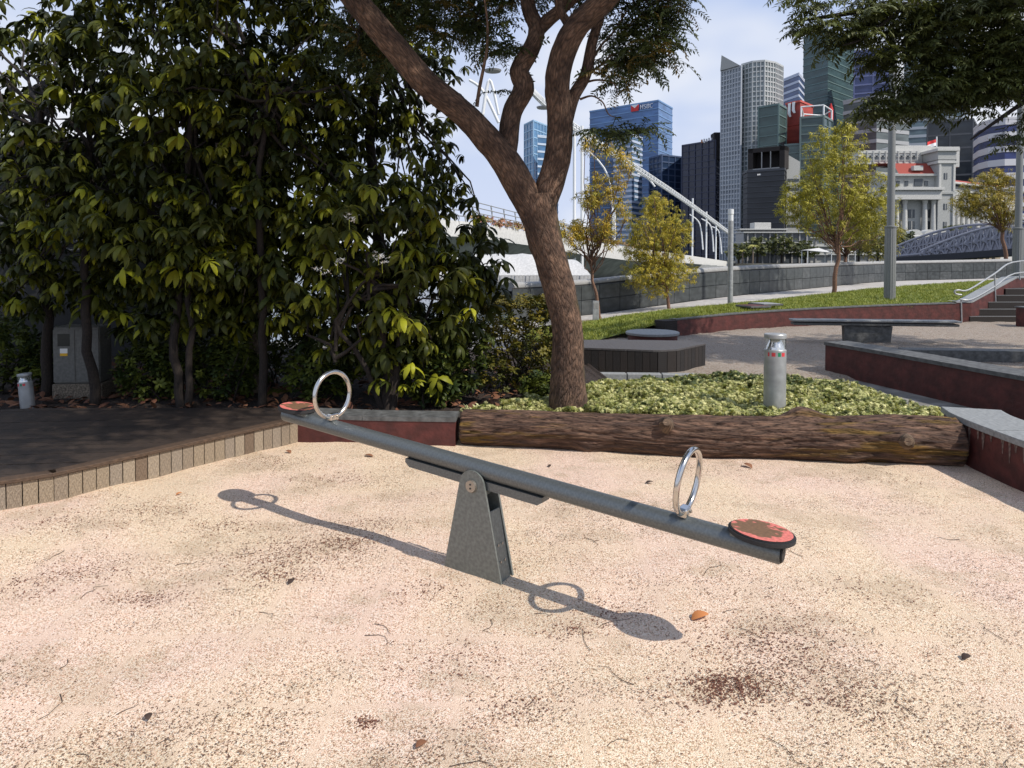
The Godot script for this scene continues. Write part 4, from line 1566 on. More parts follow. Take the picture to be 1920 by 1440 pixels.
func build_left_back() -> void:
	var small := whorl_mesh(60, 7, 0.085, 0.034, 40, -35, 3)
	var tiny := whorl_mesh(61, 8, 0.06, 0.027, 50, -20, 2)
	# shrubs in a broken row under the trees
	var spots := [[Vector3(-5.75, 0.1, -7.7), Vector3(0.6, 0.45, 0.35), "low glossy shrub at the far end of the deck"], [Vector3(-5.1, 0.1, -7.75), Vector3(0.32, 0.36, 0.25), "leafy shrub half covering the metal cabinet"], [Vector3(-3.75, 0.1, -8.0), Vector3(0.65, 0.68, 0.4), "broad shrub behind twin thin stems"], [Vector3(-2.9, 0.1, -8.2), Vector3(0.6, 0.7, 0.4), "dark shrub left of the stout pale trunk"], [Vector3(-2.1, 0.1, -8.1), Vector3(0.55, 0.68, 0.4), "dark shrub right of the stout pale trunk"], [Vector3(-1.3, 0.1, -7.9), Vector3(0.65, 0.66, 0.4), "twiggy shrub behind the small bushy tree"], [Vector3(-0.6, 0.1, -7.5), Vector3(0.45, 0.5, 0.35), "dark shrub beside the trimmed hedge"], [Vector3(-4.3, 0.1, -9.0), Vector3(0.8, 0.6, 0.5), "tall shrub against the dark building"], [Vector3(0.28, 0.1, -7.25), Vector3(0.2, 0.16, 0.16), "small dark shrub at the forked tree's foot"], [Vector3(-0.35, 0.12, -6.42), Vector3(0.12, 0.06, 0.08), "tiny pale plant at the log's end"], [Vector3(-3.8, 0.1, -7.3), Vector3(0.4, 0.33, 0.25), "low shrub at the deck's back edge beside twin thin stems"], [Vector3(-3.05, 0.1, -7.35), Vector3(0.42, 0.36, 0.25), "low shrub at the deck's back edge before the straight dark stem"], [Vector3(-2.0, 0.1, -7.3), Vector3(0.4, 0.33, 0.25), "low shrub behind the raised red seat"], [Vector3(-0.75, 0.1, -6.95), Vector3(0.36, 0.36, 0.25), "low shrub where the low wall meets the log"]]
	for i in spots.size():
		var sp: Array = spots[i]
		var pale := i == 9
		shrub("shrub", sp[2], "shrub", sp[0], sp[1], int(420 * sp[1].x + 60) if not pale else 14, small if i < 8 or i > 9 else tiny, Color(0.02, 0.035, 0.01) if not pale else Color(0.35, 0.36, 0.16), Color(0.11, 0.13, 0.02) if not pale else Color(0.5, 0.5, 0.28), 700 + i, "shrubs under the trees", false, 9 if not pale else 3)
	shrub("trimmed_hedge", "trimmed olive-green hedge left of the forked trunk", "hedge", Vector3(0.12, 0.1, -8.0), Vector3(0.52, 0.5, 0.42), 1100, tiny, Color(0.05, 0.06, 0.012), Color(0.20, 0.16, 0.025), 720, "", true, 22)
	# moss mound
	var mo := thing("moss_mound", "low yellow-green moss mound beside the stout pale trunk", "moss", Vector3(-2.653, 0.1, -7.713))
	var s := Sh.new()
	var rows := []
	for i in 9:
		var row := []
		var th := i / 8.0 * PI * 0.5
		for j in 25:
			var a := TAU * j / 24.0
			var rr := 0.15 * cos(th) * (1.0 + 0.12 * sin(a * 3.0))
			row.append(Vector3(cos(a) * rr, 0.075 * sin(th), -sin(a) * rr * 0.8))
		rows.append(row)
	s.sheet(rows, [], true)
	part("cushion", s, M.moss, mo)
	# dark building behind, with louvres
	var bd := thing("dark_building", "dark low building with louvre band behind the evergreen trees", "building", Vector3(-9.6, 0, -10.6))
	var w := Sh.new()
	w.box(Vector3(0, 1.6, -1.2), Vector3(9.6, 3.3, 2.4), Basis.IDENTITY, 0.02)
	part("wall", w, M.dark_wall, bd)
	var rf := Sh.new()
	rf.box(Vector3(0, 3.32, -1.1), Vector3(9.9, 0.14, 2.9), Basis.IDENTITY, 0.02)
	part("roof", rf, M.slat_0, bd)
	for i in 7:
		var l := Sh.new()
		l.box(Vector3(0.0, 1.75 + i * 0.13, 0.045), Vector3(8.6, 0.03, 0.09), Basis(Vector3.RIGHT, 0.5), 0.004)
		part("louvre", l, M.slab_dark, bd)
	# metal cabinet
	var cb := thing("metal_cabinet", "pale metal cabinet with yellow notice behind a dark leaning stem", "cabinet", Vector3(-4.638, 0.06, -7.479), deg_to_rad(6))
	var q := Sh.new()
	q.box(Vector3(0, 0.1, 0), Vector3(0.5, 0.26, 0.3), Basis.IDENTITY, 0.01)
	part("plinth", q, M.plinth, cb)
	q = Sh.new()
	q.box(Vector3(0, 0.535, 0), Vector3(0.46, 0.61, 0.28), Basis.IDENTITY, 0.012)
	part("case", q, M.cabinet, cb)
	for x in [-0.125, 0.115]:
		q = Sh.new()
		q.box(Vector3(x, 0.53, 0.143), Vector3(0.215, 0.56, 0.008), Basis.IDENTITY, 0.002)
		var d := part("door", q, M.cabinet, cb)
		q = Sh.new()
		q.box(Vector3(x, 0.7, 0.149), Vector3(0.12 if x < 0 else 0.07, 0.13 if x < 0 else 0.08, 0.004))
		part("window", q, M.glass_dark, d)
	q = Sh.new()
	q.box(Vector3(-0.125, 0.585, 0.1495), Vector3(0.075, 0.05, 0.003))
	part("notice", q, M.sticker_white, cb)
	q = Sh.new()
	q.box(Vector3(-0.125, 0.545, 0.1495), Vector3(0.075, 0.028, 0.003))
	part("notice", q, M.sticker_yellow, cb)
	# reddish dead leaves on the soil
	var r := RandomNumberGenerator.new()
	r.seed = 41
	var dl := leaf_mesh(0.12, 0.05, 20, -30, 3)
	var o := thing("fallen_leaves", "reddish-brown dead leaves on the soil under the evergreen trees", "leaves")
	o.set_meta("kind", "stuff")
	var xfs := []
	var cols := []
	for i in 1500:
		var x := r.randf_range(-5.6, 0.3)
		var z := r.randf_range(-9.5, -6.7)
		xfs.append(Transform3D(random_turn(r, 20, 0.6, 1.2), Vector3(x, 0.15 + 0.05 * surf.get_noise_2d(x * 2.0, z * 2.0), z)))
		cols.append(Color(0.09, 0.032, 0.017).lerp(Color(0.19, 0.085, 0.04), r.randf()))
	copies("leaf_layer", dl, M.litter, xfs, cols, o)


# ---------------------------------------------------------------- tree outside the frame whose branches hang into view
func build_overhang_tree() -> void:
	var base := Vector3(10.3, 0.0, -8.6)
	var t := thing("overhanging_tree", "feathery tree whose dark branches hang over the steps and lamp posts", "tree", base)
	var r := RandomNumberGenerator.new()
	r.seed = 12
	var ft := []
	for k in 3:
		ft.append(feather_mesh(330 + k, 4, 0.36, 8, 0.105, 0.03, -45.0))
	var runs := [
		["trunk", [base - Vector3(0, 0.3, 0), base + Vector3(0.1, 1.5, 0), base + Vector3(-0.1, 3.2, 0), base + Vector3(-0.3, 4.4, -0.1)], [0.26, 0.22, 0.2, 0.17]],
		["limb", [base + Vector3(-0.2, 3.9, -0.1), Vector3(8.326, 4.161, -9.4), Vector3(7.412, 3.984, -9.7), Vector3(6.66, 3.881, -9.9), Vector3(5.658, 3.79, -10), Vector3(4.972, 3.676, -10)], [0.12, 0.09, 0.06, 0.045, 0.03, 0.012]],
		["limb", [base + Vector3(-0.3, 4.3, -0.1), Vector3(8.036, 5.447, -9.6), Vector3(6.789, 5.118, -9.9), Vector3(5.637, 5.229, -10), Vector3(4.572, 5.078, -10), Vector3(4.04, 5.002, -10)], [0.12, 0.09, 0.065, 0.05, 0.03, 0.012]],
		["limb", [Vector3(7.412, 3.984, -9.7), Vector3(6.901, 3.668, -9.6), Vector3(6.47, 3.394, -9.5), Vector3(6.255, 3.235, -9.5)], [0.04, 0.03, 0.02, 0.01]],
		["limb", [Vector3(6.789, 5.118, -9.9), Vector3(6.38, 4.761, -10.2), Vector3(5.818, 4.558, -10.3), Vector3(5.348, 4.401, -10.3)], [0.04, 0.03, 0.02, 0.01]],
		["limb", [Vector3(5.637, 5.229, -10), Vector3(4.933, 4.713, -9.8), Vector3(4.635, 4.602, -9.8)], [0.03, 0.02, 0.01]],
	]
	for run in runs:
		var pts := []
		for p in run[1]:
			pts.append(p - base)
		var lm := limb(pts, run[2], 5)
		var s := Sh.new()
		s.tube(lm[0], lm[1], 9, true, 0.08, lump)
		part(run[0], s, M.stem, t)
	var xfs := [[], [], []]
	var cols := [[], [], []]
	var groups := [
		[Vector3(4.114, 5.229, -10), Vector3(0.4, 0.16, 0.4), 14], [Vector3(4.27, 4.889, -10), Vector3(0.28, 0.14, 0.3), 16], [Vector3(4.728, 4.851, -10), Vector3(0.38, 0.25, 0.4), 34], [Vector3(5.183, 5.002, -10), Vector3(0.5, 0.4, 0.5), 60], [Vector3(5.295, 4.491, -10.2), Vector3(0.2, 0.18, 0.3), 16], [Vector3(5.857, 4.654, -10.1), Vector3(0.5, 0.55, 0.5), 85], [Vector3(5.277, 3.752, -10), Vector3(0.33, 0.14, 0.3), 26], [Vector3(5.961, 4.018, -10), Vector3(0.55, 0.3, 0.5), 72], [Vector3(5.694, 3.663, -9.9), Vector3(0.35, 0.13, 0.3), 22], [Vector3(6.645, 4.246, -10), Vector3(0.7, 0.6, 0.6), 150], [Vector3(6.553, 3.956, -9.8), Vector3(0.5, 0.25, 0.4), 60], [Vector3(6.476, 5.153, -10), Vector3(0.8, 0.5, 0.7), 130], [Vector3(7.177, 4.639, -9.8), Vector3(0.7, 0.7, 0.7), 150], [Vector3(6.801, 3.191, -9.5), Vector3(0.14, 0.12, 0.15), 7], [Vector3(7.488, 3.704, -9.6), Vector3(0.5, 0.4, 0.5), 50],
		[Vector3(8.8, 5.9, -9.2), Vector3(2.4, 0.8, 1.9), 620], [Vector3(10.6, 6.0, -7.6), Vector3(2.2, 1.0, 2.0), 480], [Vector3(11.6, 5.4, -9.8), Vector3(2.0, 1.0, 1.8), 200], [Vector3(7.6, 6.0, -10.6), Vector3(1.7, 0.7, 1.5), 160]]
	for g in groups:
		for p in blob_points(r, g[0], g[1], int(g[2] * 0.72), 0.02, 0.3):
			var k := r.randi() % 3
			xfs[k].append(Transform3D(random_turn(r, 16, 0.7, 1.15), p - base))
			var c := Color(0.075, 0.088, 0.02) * r.randf_range(0.5, 1.6)
			c.a = 1.0
			cols[k].append(c)
	for k in 3:
		copies("foliage", ft[k], M.leaf_matt, xfs[k], cols[k], t)


# ---------------------------------------------------------------- the second play area
func build_second_area() -> void:
	# grey loose ground with soft dents
	var s := Sh.new()
	var rows := []
	for i in 61:
		var row := []
		for j in 81:
			var x := lerpf(1.2, 15.5, j / 80.0)
			var z := lerpf(-9.2, -17.6, i / 60.0)
			var y := 0.03 + 0.03 * surf.get_noise_2d(x * 3.0, z * 3.0)
			if i == 0 or j == 0:
				y = -0.004
			row.append(Vector3(x, y, z))
		rows.append(row)
	s.sheet(rows, [], true)
	setting("gravel_ground", s, M.gravel)
	# dark timber platform block
	var t := thing("platform_block", "dark timber platform block with slatted sides behind the ground cover", "platform")
	var foot := PackedVector2Array([Vector2(0.3, -10.3), Vector2(0.72, -9.85), Vector2(2.0, -9.5), Vector2(2.28, -9.6), Vector2(2.86, -10.25), Vector2(2.72, -10.55), Vector2(1.9, -10.66), Vector2(0.7, -10.66)])
	var core: PackedVector2Array = Geometry2D.offset_polygon(foot, -0.03)[0]
	var c := Sh.new()
	c.prism(core, -0.02, 0.325)
	part("core", c, M.slat_2, t)
	var q := 0
	for i in foot.size():
		var a := foot[i]
		var b := foot[(i + 1) % foot.size()]
		var d := (b - a).normalized()
		var ln := a.distance_to(b)
		var n := maxi(1, int(ln / 0.1))
		var bs := Basis(Vector3(d.x, 0, d.y), Vector3.UP, Vector3(d.x, 0, d.y).cross(Vector3.UP))
		for k in n:
			var p := a + d * (ln * (k + 0.5) / n)
			var e := Sh.new()
			e.box(Vector3.ZERO, Vector3(ln / n - 0.006, 0.34, 0.022), Basis.IDENTITY, 0.002)
			part("slat", e, M["slat_%d" % (q * 5 % 3)], t, Vector3(p.x, 0.16, p.y), bs)
			q += 1
	for i in 22:
		var z := -9.5 - i * 0.1
		var lane := PackedVector2Array([Vector2(-1, z), Vector2(5, z), Vector2(5, z - 0.094), Vector2(-1, z - 0.094)])
		for piece in Geometry2D.intersect_polygons(Geometry2D.offset_polygon(foot, 0.015)[0], lane):
			var e := Sh.new()
			e.prism(piece, 0.332, 0.356)
			part("top_board", e, M.block_top, t)
	# round bench
	var rb := thing("round_bench", "round dark red bench with grey top behind the dark platform block", "bench", Vector3(2.518, 0, -12.4))
	var l := Sh.new()
	l.lathe([Vector2(0.44, -0.02), Vector2(0.44, 0.25)], 40)
	part("drum", l, M.red_wall, rb)
	l = Sh.new()
	l.lathe([Vector2(0.0, 0.25), Vector2(0.47, 0.25), Vector2(0.475, 0.255), Vector2(0.475, 0.285), Vector2(0.465, 0.295), Vector2(0.0, 0.295)], 40)
	part("top_slab", l, M.slab, rb)
	# pale kerb stones in front of the block
	for k in 3:
		var kb := thing("kerb_stone", ["pale kerb stone lying nearest the forked trunk", "middle pale kerb stone before the dark platform block", "pale kerb stone under the block's slatted corner"][k], "kerb", Vector3(1.3 + k * 0.46, 0.0, -9.25 + k * 0.03), deg_to_rad(-3), "kerb stones before the platform block")
		var e := Sh.new()
		e.box(Vector3(0, 0.04, 0), Vector3(0.45, 0.09, 0.14), Basis.IDENTITY, 0.008)
		part("stone", e, M.slab, kb)
	# long retaining wall under the lawn
	var rw := thing("retaining_wall", "long curved dark red retaining wall below the lawn", "wall")
	var front := smooth_line([Vector3(3.3, 0.345, -13.95), Vector3(4.76, 0.36, -15.1), Vector3(6.36, 0.385, -15.9), Vector3(8.6, 0.43, -16.6), Vector3(10.9, 0.475, -17.0)], 5)
	for k in 4:
		var body := Sh.new()
		var cap := Sh.new()
		for i in range(k * 5, k * 5 + 5):
			var a: Vector3 = front[i]
			var b: Vector3 = front[i + 1]
			var nn := (b - a).cross(Vector3.UP).normalized()
			var off := -nn * 0.2
			var da := Vector3(a.x, -0.05, a.z)
			var db := Vector3(b.x, -0.05, b.z)
			body.quad(da, db, b, a)
			body.quad(a, b, b + off, a + off)
			cap.quad(a + nn * 0.012 + Vector3.UP * 0.004, b + nn * 0.012 + Vector3.UP * 0.004, b + nn * 0.012 + Vector3.UP * 0.03, a + nn * 0.012 + Vector3.UP * 0.03)
			cap.quad(a + nn * 0.012 + Vector3.UP * 0.03, b + nn * 0.012 + Vector3.UP * 0.03, b + off + Vector3.UP * 0.03, a + off + Vector3.UP * 0.03)
		part("wall_panel", body, M.red_wall, rw)
		part("cap_strip", cap, M.slab_dark, rw)
	var eb := Sh.new()
	eb.box(Vector3(3.08, 0.17, -13.85), Vector3(0.34, 0.4, 0.3), Basis(Vector3.UP, 0.5), 0.006)
	part("end_block", eb, M.slat_1, rw)
	# level plank on a pedestal
	var pb := thing("plank_bench", "long low plank bench on a broad grey pedestal", "bench", Vector3(6.661, 0, -12.962), deg_to_rad(-7))
	var e := Sh.new()
	e.plate(PackedVector2Array([Vector2(-0.42, -0.02), Vector2(0.38, -0.02), Vector2(0.42, 0.34), Vector2(-0.44, 0.34)]), -0.07, 0.07)
	part("pedestal", e, M.slab_dark, pb)
	e = Sh.new()
	e.box(Vector3(0.1, 0.375, 0), Vector3(2.9, 0.045, 0.26), Basis.IDENTITY, 0.006)
	part("plank", e, M.slab_dark, pb)
	e = Sh.new()
	e.box(Vector3(0.1, 0.44, 0), Vector3(2.96, 0.035, 0.3), Basis.IDENTITY, 0.006)
	part("plank", e, M.slab, pb)
	# middle bench wall
	var mw := thing("bench_wall", "long dark red bench wall with grey slabs beyond the ground cover", "wall")
	var ln := flat(smooth_line([Vector3(5.9, 0, -5.1), Vector3(5.42, 0, -6.1), Vector3(5.14, 0, -7.0), Vector3(4.92, 0, -7.9), Vector3(4.7, 0, -8.8), Vector3(4.42, 0, -9.75)], 4))
	capped_wall(mw, ln, 0.38, 0.44, 0.045, 0.015, M.red_wall, M.slab_dark, 5)
	# raised ledge beyond it
	var lg := thing("ledge_beam", "dark flat beam lying on the grey ground behind the long bench wall", "beam", Vector3(8.4, 0, -10.6), deg_to_rad(-6))
	e = Sh.new()
	e.box(Vector3(0, 0.1, 0), Vector3(4.6, 0.2, 0.3), Basis.IDENTITY, 0.01)
	part("timber", e, M.slab_dark, lg)
	# steps
	var st := thing("steps", "dark stone steps between red walls at the lawn's end", "steps")
	for i in 5:
		e = Sh.new()
		var z := -17.0 - i * 0.33
		var x0 := 11.25 + i * 0.45
		e.box(Vector3((x0 + 17.0) * 0.5, 0.08 + i * 0.155, z - 0.5), Vector3(17.0 - x0, 0.16, 1.0), Basis.IDENTITY, 0.006)
		part("step", e, M.slat_1, st)
		e = Sh.new()
		e.box(Vector3((x0 + 17.0) * 0.5, 0.163 + i * 0.155, z - 0.022), Vector3(17.0 - x0, 0.006, 0.04))
		part("nosing", e, M.slab, st)
	# raking side wall with pale cap
	var sw := thing("raking_wall", "dark red wall with sloping grey cap rising beside the steps", "wall")
	e = Sh.new()
	var prof := [Vector3(10.9, -0.05, -17.0), Vector3(11.3, -0.05, -17.02), Vector3(13.75, -0.05, -18.9), Vector3(16.4, -0.05, -20.7)]
	var tops := [0.5, 0.5, 1.04, 1.04]
	var cp := Sh.new()
	for i in 3:
		var a: Vector3 = prof[i]
		var b: Vector3 = prof[i + 1]
		var a1 := Vector3(a.x, tops[i], a.z)
		var b1 := Vector3(b.x, tops[i + 1], b.z)
		e.quad(a, b, b1, a1)
		var off := (b - a).cross(Vector3.UP).normalized() * -0.34
		e.quad(a + off, a1 + off, b1 + off, b + off)
		var up := Vector3.UP * 0.035
		cp.quad(a1 + up - off * 0.04, b1 + up - off * 0.04, b1 + up + off, a1 + up + off)
		cp.quad(a1 - off * 0.04, b1 - off * 0.04, b1 + up - off * 0.04, a1 + up - off * 0.04)
	part("wall_body", e, M.red_wall, sw)
	part("cap_slab", cp, M.slab, sw)
	var lw := thing("stub_wall", "short dark red wall block at the right foot of the steps", "wall", Vector3(11.803, 0, -15.9))
	e = Sh.new()
	e.box(Vector3(0.45, 0.2, 0), Vector3(1.0, 0.5, 0.5), Basis.IDENTITY, 0.01)
	part("wall_body", e, M.red_wall, lw)
	e = Sh.new()
	e.box(Vector3(0.45, 0.465, 0), Vector3(1.04, 0.035, 0.54), Basis.IDENTITY, 0.006)
	part("cap_slab", e, M.slab_dark, lw)
	# handrail
	var hr := thing("handrail", "thin pale metal double handrail climbing beside the steps", "handrail")
	var lo := [Vector3(10.999, 0.589, -17), Vector3(11.32, 0.586, -17.05), Vector3(12.471, 0.864, -17.9), Vector3(13.591, 1.173, -18.75), Vector3(15.081, 1.182, -19.6)]
	var hi := [Vector3(11.036, 0.694, -17), Vector3(10.892, 0.72, -17), Vector3(10.865, 0.786, -17), Vector3(10.956, 0.812, -17), Vector3(11.283, 0.82, -17.1), Vector3(12.465, 1.195, -17.9), Vector3(13.491, 1.477, -18.7), Vector3(15.074, 1.529, -19.6)]
	for pts in [lo, hi]:
		e = Sh.new()
		e.tube(limb(pts, taper(0.02, 0.02, pts.size()), 4)[0], taper(0.021, 0.021, (pts.size() - 1) * 4 + 1), 8)
		part("rail", e, M.alu, hr)
	for pr in [[Vector3(12.465, 1.195, -17.9), Vector3(12.509, 0.312, -17.9)], [Vector3(11.025, 0.589, -17), Vector3(11.048, 0.025, -17)], [Vector3(13.839, 1.49, -18.9), Vector3(13.848, 0.995, -18.9)]]:
		e = Sh.new()
		e.rod(pr[0], pr[1], 0.018)
		part("post", e, M.alu, hr)


# ---------------------------------------------------------------- lawn, path, river wall, lamps, young trees
func build_river_side() -> void:
	var edge := smooth_line([Vector3(0.349, 0, -15.068), Vector3(1.848, 0, -17.123), Vector3(3.76, 0.16, -18.069), Vector3(5.951, 0.3, -18.84), Vector3(9.503, 0.36, -22.035), Vector3(14.578, 0.4, -27.05), Vector3(20.15, 0.45, -31.164), Vector3(24.008, 0.5, -33.184)], 5)
	var front := smooth_line([Vector3(0.275, 0, -11.879), Vector3(1.358, 0, -13.042), Vector3(3.25, 0.33, -14.1), Vector3(4.7, 0.345, -15.2), Vector3(6.3, 0.37, -16.0), Vector3(8.5, 0.415, -16.7), Vector3(10.85, 0.46, -17.1), Vector3(13.5, 0.9, -19.1)], 5)
	var base := smooth_line([Vector3(0, 0, -16.987), Vector3(2.081, 0, -19.287), Vector3(4.279, 0.16, -20.572), Vector3(7.012, 0.3, -22.76), Vector3(11.44, 0.36, -27.015), Vector3(18.22, 0.4, -33.815), Vector3(22.623, 0.45, -35.414), Vector3(26.348, 0.5, -36.421)], 5)
	var s := Sh.new()
	var rows := []
	var cols := []
	var n := 26
	for i in n + 1:
		var row := []
		var cr := []
		for k in edge.size():
			var f := float(i) / n
			var p: Vector3 = front[k].lerp(edge[k], f)
			p.y += 0.05 * sin(f * PI) + 0.015 * surf.get_noise_2d(p.x * 2.0, p.z * 2.0)
			row.append(p)
			var g := clampf(0.5 + surf.get_noise_2d(p.x * 0.8, p.z * 0.8) * 1.3, 0, 1)
			cr.append(Color(0.8, 0.92, 0.85).lerp(Color(1.0, 0.93, 0.9), g))
		rows.append(row)
		cols.append(cr)
	s.sheet(rows, cols, true)
	setting("lawn", s, M.grass)
	# short blades over the lawn
	var tuft := Sh.new()
	var r := RandomNumberGenerator.new()
	r.seed = 88
	for i in 9:
		add_leaf(tuft, Transform3D(Basis(Vector3.UP, r.randf() * TAU) * Basis(Vector3.BACK, r.randf_range(0.0, 0.5)), Vector3(r.randfn(), 0, r.randfn()) * 0.05), r.randf_range(0.05, 0.09), 0.009, 75, 20, 2, 0.1)
	var xfs := []
	var tc := []
	for i in 15000:
		var k := r.randi_range(0, edge.size() - 2)
		var u := r.randf()
		var f := r.randf()
		var a: Vector3 = front[k].lerp(front[k + 1], u)
		var b: Vector3 = edge[k].lerp(edge[k + 1], u)
		var p := a.lerp(b, f)
		p.y += 0.05 * sin(f * PI) + 0.015 * surf.get_noise_2d(p.x * 2.0, p.z * 2.0) - 0.01
		xfs.append(Transform3D(random_turn(r, 8, 0.7, 1.3), p))
		tc.append(Color(0.14, 0.195, 0.02).lerp(Color(0.29, 0.30, 0.042), r.randf()))
	var gr := copies(numbered("grass"), tuft.mesh(), M.leaf_matt, xfs, tc, self)
	tag(gr, "short sunlit grass growing over the lawn", "grass")
	var pth := Sh.new()
	var ed2 := []
	for p in edge:
		ed2.append(p + Vector3(0, 0.004, 0.12))
	strip(pth, base, ed2)
	for i in pth.n.size():
		if pth.n[i].y < 0:
			pth.n[i] = -pth.n[i]
	setting("path", pth, M.path)
	# river wall: dark panels in two courses under a pale coping
	var wl := thing("river_wall", "long dark panelled river wall with pale rounded coping", "wall")
	var back := Sh.new()
	var cop := Sh.new()
	for i in base.size() - 1:
		var a: Vector3 = base[i] + Vector3(0, 0, -0.12)
		var b: Vector3 = base[i + 1] + Vector3(0, 0, -0.12)
		back.quad(a - Vector3(0, 0.4, 0), b - Vector3(0, 0.4, 0), b + Vector3(0, 0.86, 0), a + Vector3(0, 0.86, 0))
		var a2 := a + Vector3(-0.1, 0, -0.3)
		var b2 := b + Vector3(-0.1, 0, -0.3)
		back.quad(b2 - Vector3(0, 3.3, 0), a2 - Vector3(0, 3.3, 0), a2 + Vector3(0, 0.86, 0), b2 + Vector3(0, 0.86, 0))
	part("wall_core", back, M.joint, wl)
	var cpts := []
	for p in base:
		cpts.append(p + Vector3(-0.04, 0.885, -0.24))
	cop.tube(cpts, taper(0.115, 0.115, cpts.size()), 10)
	part("coping", cop, M.coping, wl)
	var run := 0.0
	var pts := base
	var k := 0
	var posn: Vector3 = pts[0]
	var idx := 0
	while idx < pts.size() - 1:
		# walk 0.7 m along the line
		var need := 0.72
		var q := posn
		while idx < pts.size() - 1 and need > 0.0:
			var nxt: Vector3 = pts[idx + 1]
			var dd := q.distance_to(nxt)
			if dd > need:
				q = q.lerp(nxt, need / dd)
				need = 0.0
			else:
				need -= dd
				q = nxt
				idx += 1
		if q.distance_to(posn) > 0.2:
			var d := (q - posn).normalized()
			var bs := Basis(d, Vector3.UP, d.cross(Vector3.UP))
			var ln := q.distance_to(posn)
			for c in 2:
				var e := Sh.new()
				e.box(Vector3.ZERO, Vector3(ln - 0.016, 0.40, 0.03), Basis.IDENTITY, 0.003)
				part("panel", e, M.panel_dark if (k * 5 + c * 3) % 4 else M.panel_dark_b, wl, (posn + q) * 0.5 + Vector3(0, 0.205 + c * 0.415, -0.1), bs)
		posn = q
		k += 1
		run += 0.72
	# lamps
	lamp_pole("thick fluted lamp post standing on the lawn", Vector3(10.446, 0.44, -19.155), 0.15, 2.0, 0.1, 7.5)
	lamp_pole("thick fluted lamp post behind the top of the steps", Vector3(15.9, 0.5, -21.8), 0.155, 2.0, 0.1, 8.0)
	var lp := thing("path_light", "slim white path light with cylindrical head on the path edge", "lamp post", Vector3(5.917, 0.29, -18.777))
	var e := Sh.new()
	e.lathe([Vector2(0.07, -0.02), Vector2(0.07, 2.3), Vector2(0.055, 2.31)], 20)
	part("post", e, M.alu, lp)
	e = Sh.new()
	e.lathe([Vector2(0.065, 2.31), Vector2(0.065, 2.48), Vector2(0.075, 2.49), Vector2(0.075, 2.62), Vector2(0.0, 2.63)], 20)
	part("lamp_head", e, M.white_steel, lp)
	var gp := thing("marker_post", "short flat grey post beside the thin red-stemmed tree", "post", Vector3(2.056, 0, -16.987))
	e = Sh.new()
	e.box(Vector3(0, 0.27, 0), Vector3(0.15, 0.56, 0.06), Basis.IDENTITY, 0.006)
	part("post", e, M.alu, gp)
	e = Sh.new()
	e.box(Vector3(0, 0.43, 0.032), Vector3(0.12, 0.16, 0.006), Basis.IDENTITY, 0.002)
	part("face_plate", e, M.coping, gp)
	for m in [[Vector3(5.673, 0.42, -16.288), "reddish manhole cover set in the lawn"], [Vector3(6.114, 0.44, -16.706), "grey manhole cover set in the lawn"]]:
		var mh := thing("manhole_cover", m[1], "manhole cover", m[0], 0.3)
		e = Sh.new()
		e.box(Vector3(0, 0.05, 0), Vector3(0.55, 0.04, 0.6), Basis.IDENTITY, 0.004)
		part("frame", e, M.slab_dark, mh)
		e = Sh.new()
		e.box(Vector3(0, 0.062, 0), Vector3(0.47, 0.03, 0.52), Basis.IDENTITY, 0.004)
		part("lid", e, M.red_wall if m[1].begins_with("red") else M.slab, mh)
	# young trees
	var fine := whorl_mesh(70, 9, 0.13, 0.022, 35, -70, 2)
	var fine2 := whorl_mesh(71, 10, 0.13, 0.02, 20, -80, 2)
	var lo := Color(0.235, 0.23, 0.022)
	var hi := Color(0.58, 0.45, 0.042)
	young_tree("slender young tree with red stem and sparse orange-tinged leaves", Vector3(2.259, 0, -17.545), Vector3(-0.3, 1.55, 0), 1.0, [
		{"c": Vector3(2.191, 2.712, -17.3), "r": Vector3(0.75, 1.0, 0.6), "n": 420, "gap": 0.4}, {"c": Vector3(2.519, 3.902, -17.3), "r": Vector3(0.5, 0.7, 0.5), "n": 130, "gap": 0.5}, {"c": Vector3(1.52, 2.178, -17.2), "r": Vector3(0.4, 0.6, 0.4), "n": 120, "gap": 0.45}, {"c": Vector3(1.921, 4.364, -17.3), "r": Vector3(0.25, 0.4, 0.3), "n": 40, "gap": 0.5}], 0.045, fine, Color(0.26, 0.235, 0.022), Color(0.58, 0.39, 0.038), 801)
	young_tree("bushy young tree with dense yellow-green crown reaching near the ground", Vector3(4.363, 0.22, -19.132), Vector3(-0.1, 0.7, 0), 1.0, [
		{"c": Vector3(4.057, 2.239, -19.2), "r": Vector3(0.95, 1.0, 0.75), "n": 640, "gap": 0.2}, {"c": Vector3(4.063, 1.206, -19.2), "r": Vector3(1.1, 0.72, 0.8), "n": 680, "gap": 0.15}, {"c": Vector3(3.905, 3.049, -19.2), "r": Vector3(0.4, 0.4, 0.4), "n": 120, "gap": 0.2}, {"c": Vector3(3.469, 1.797, -19.2), "r": Vector3(0.5, 0.5, 0.5), "n": 130}], 0.05, fine2, lo, hi, 802)
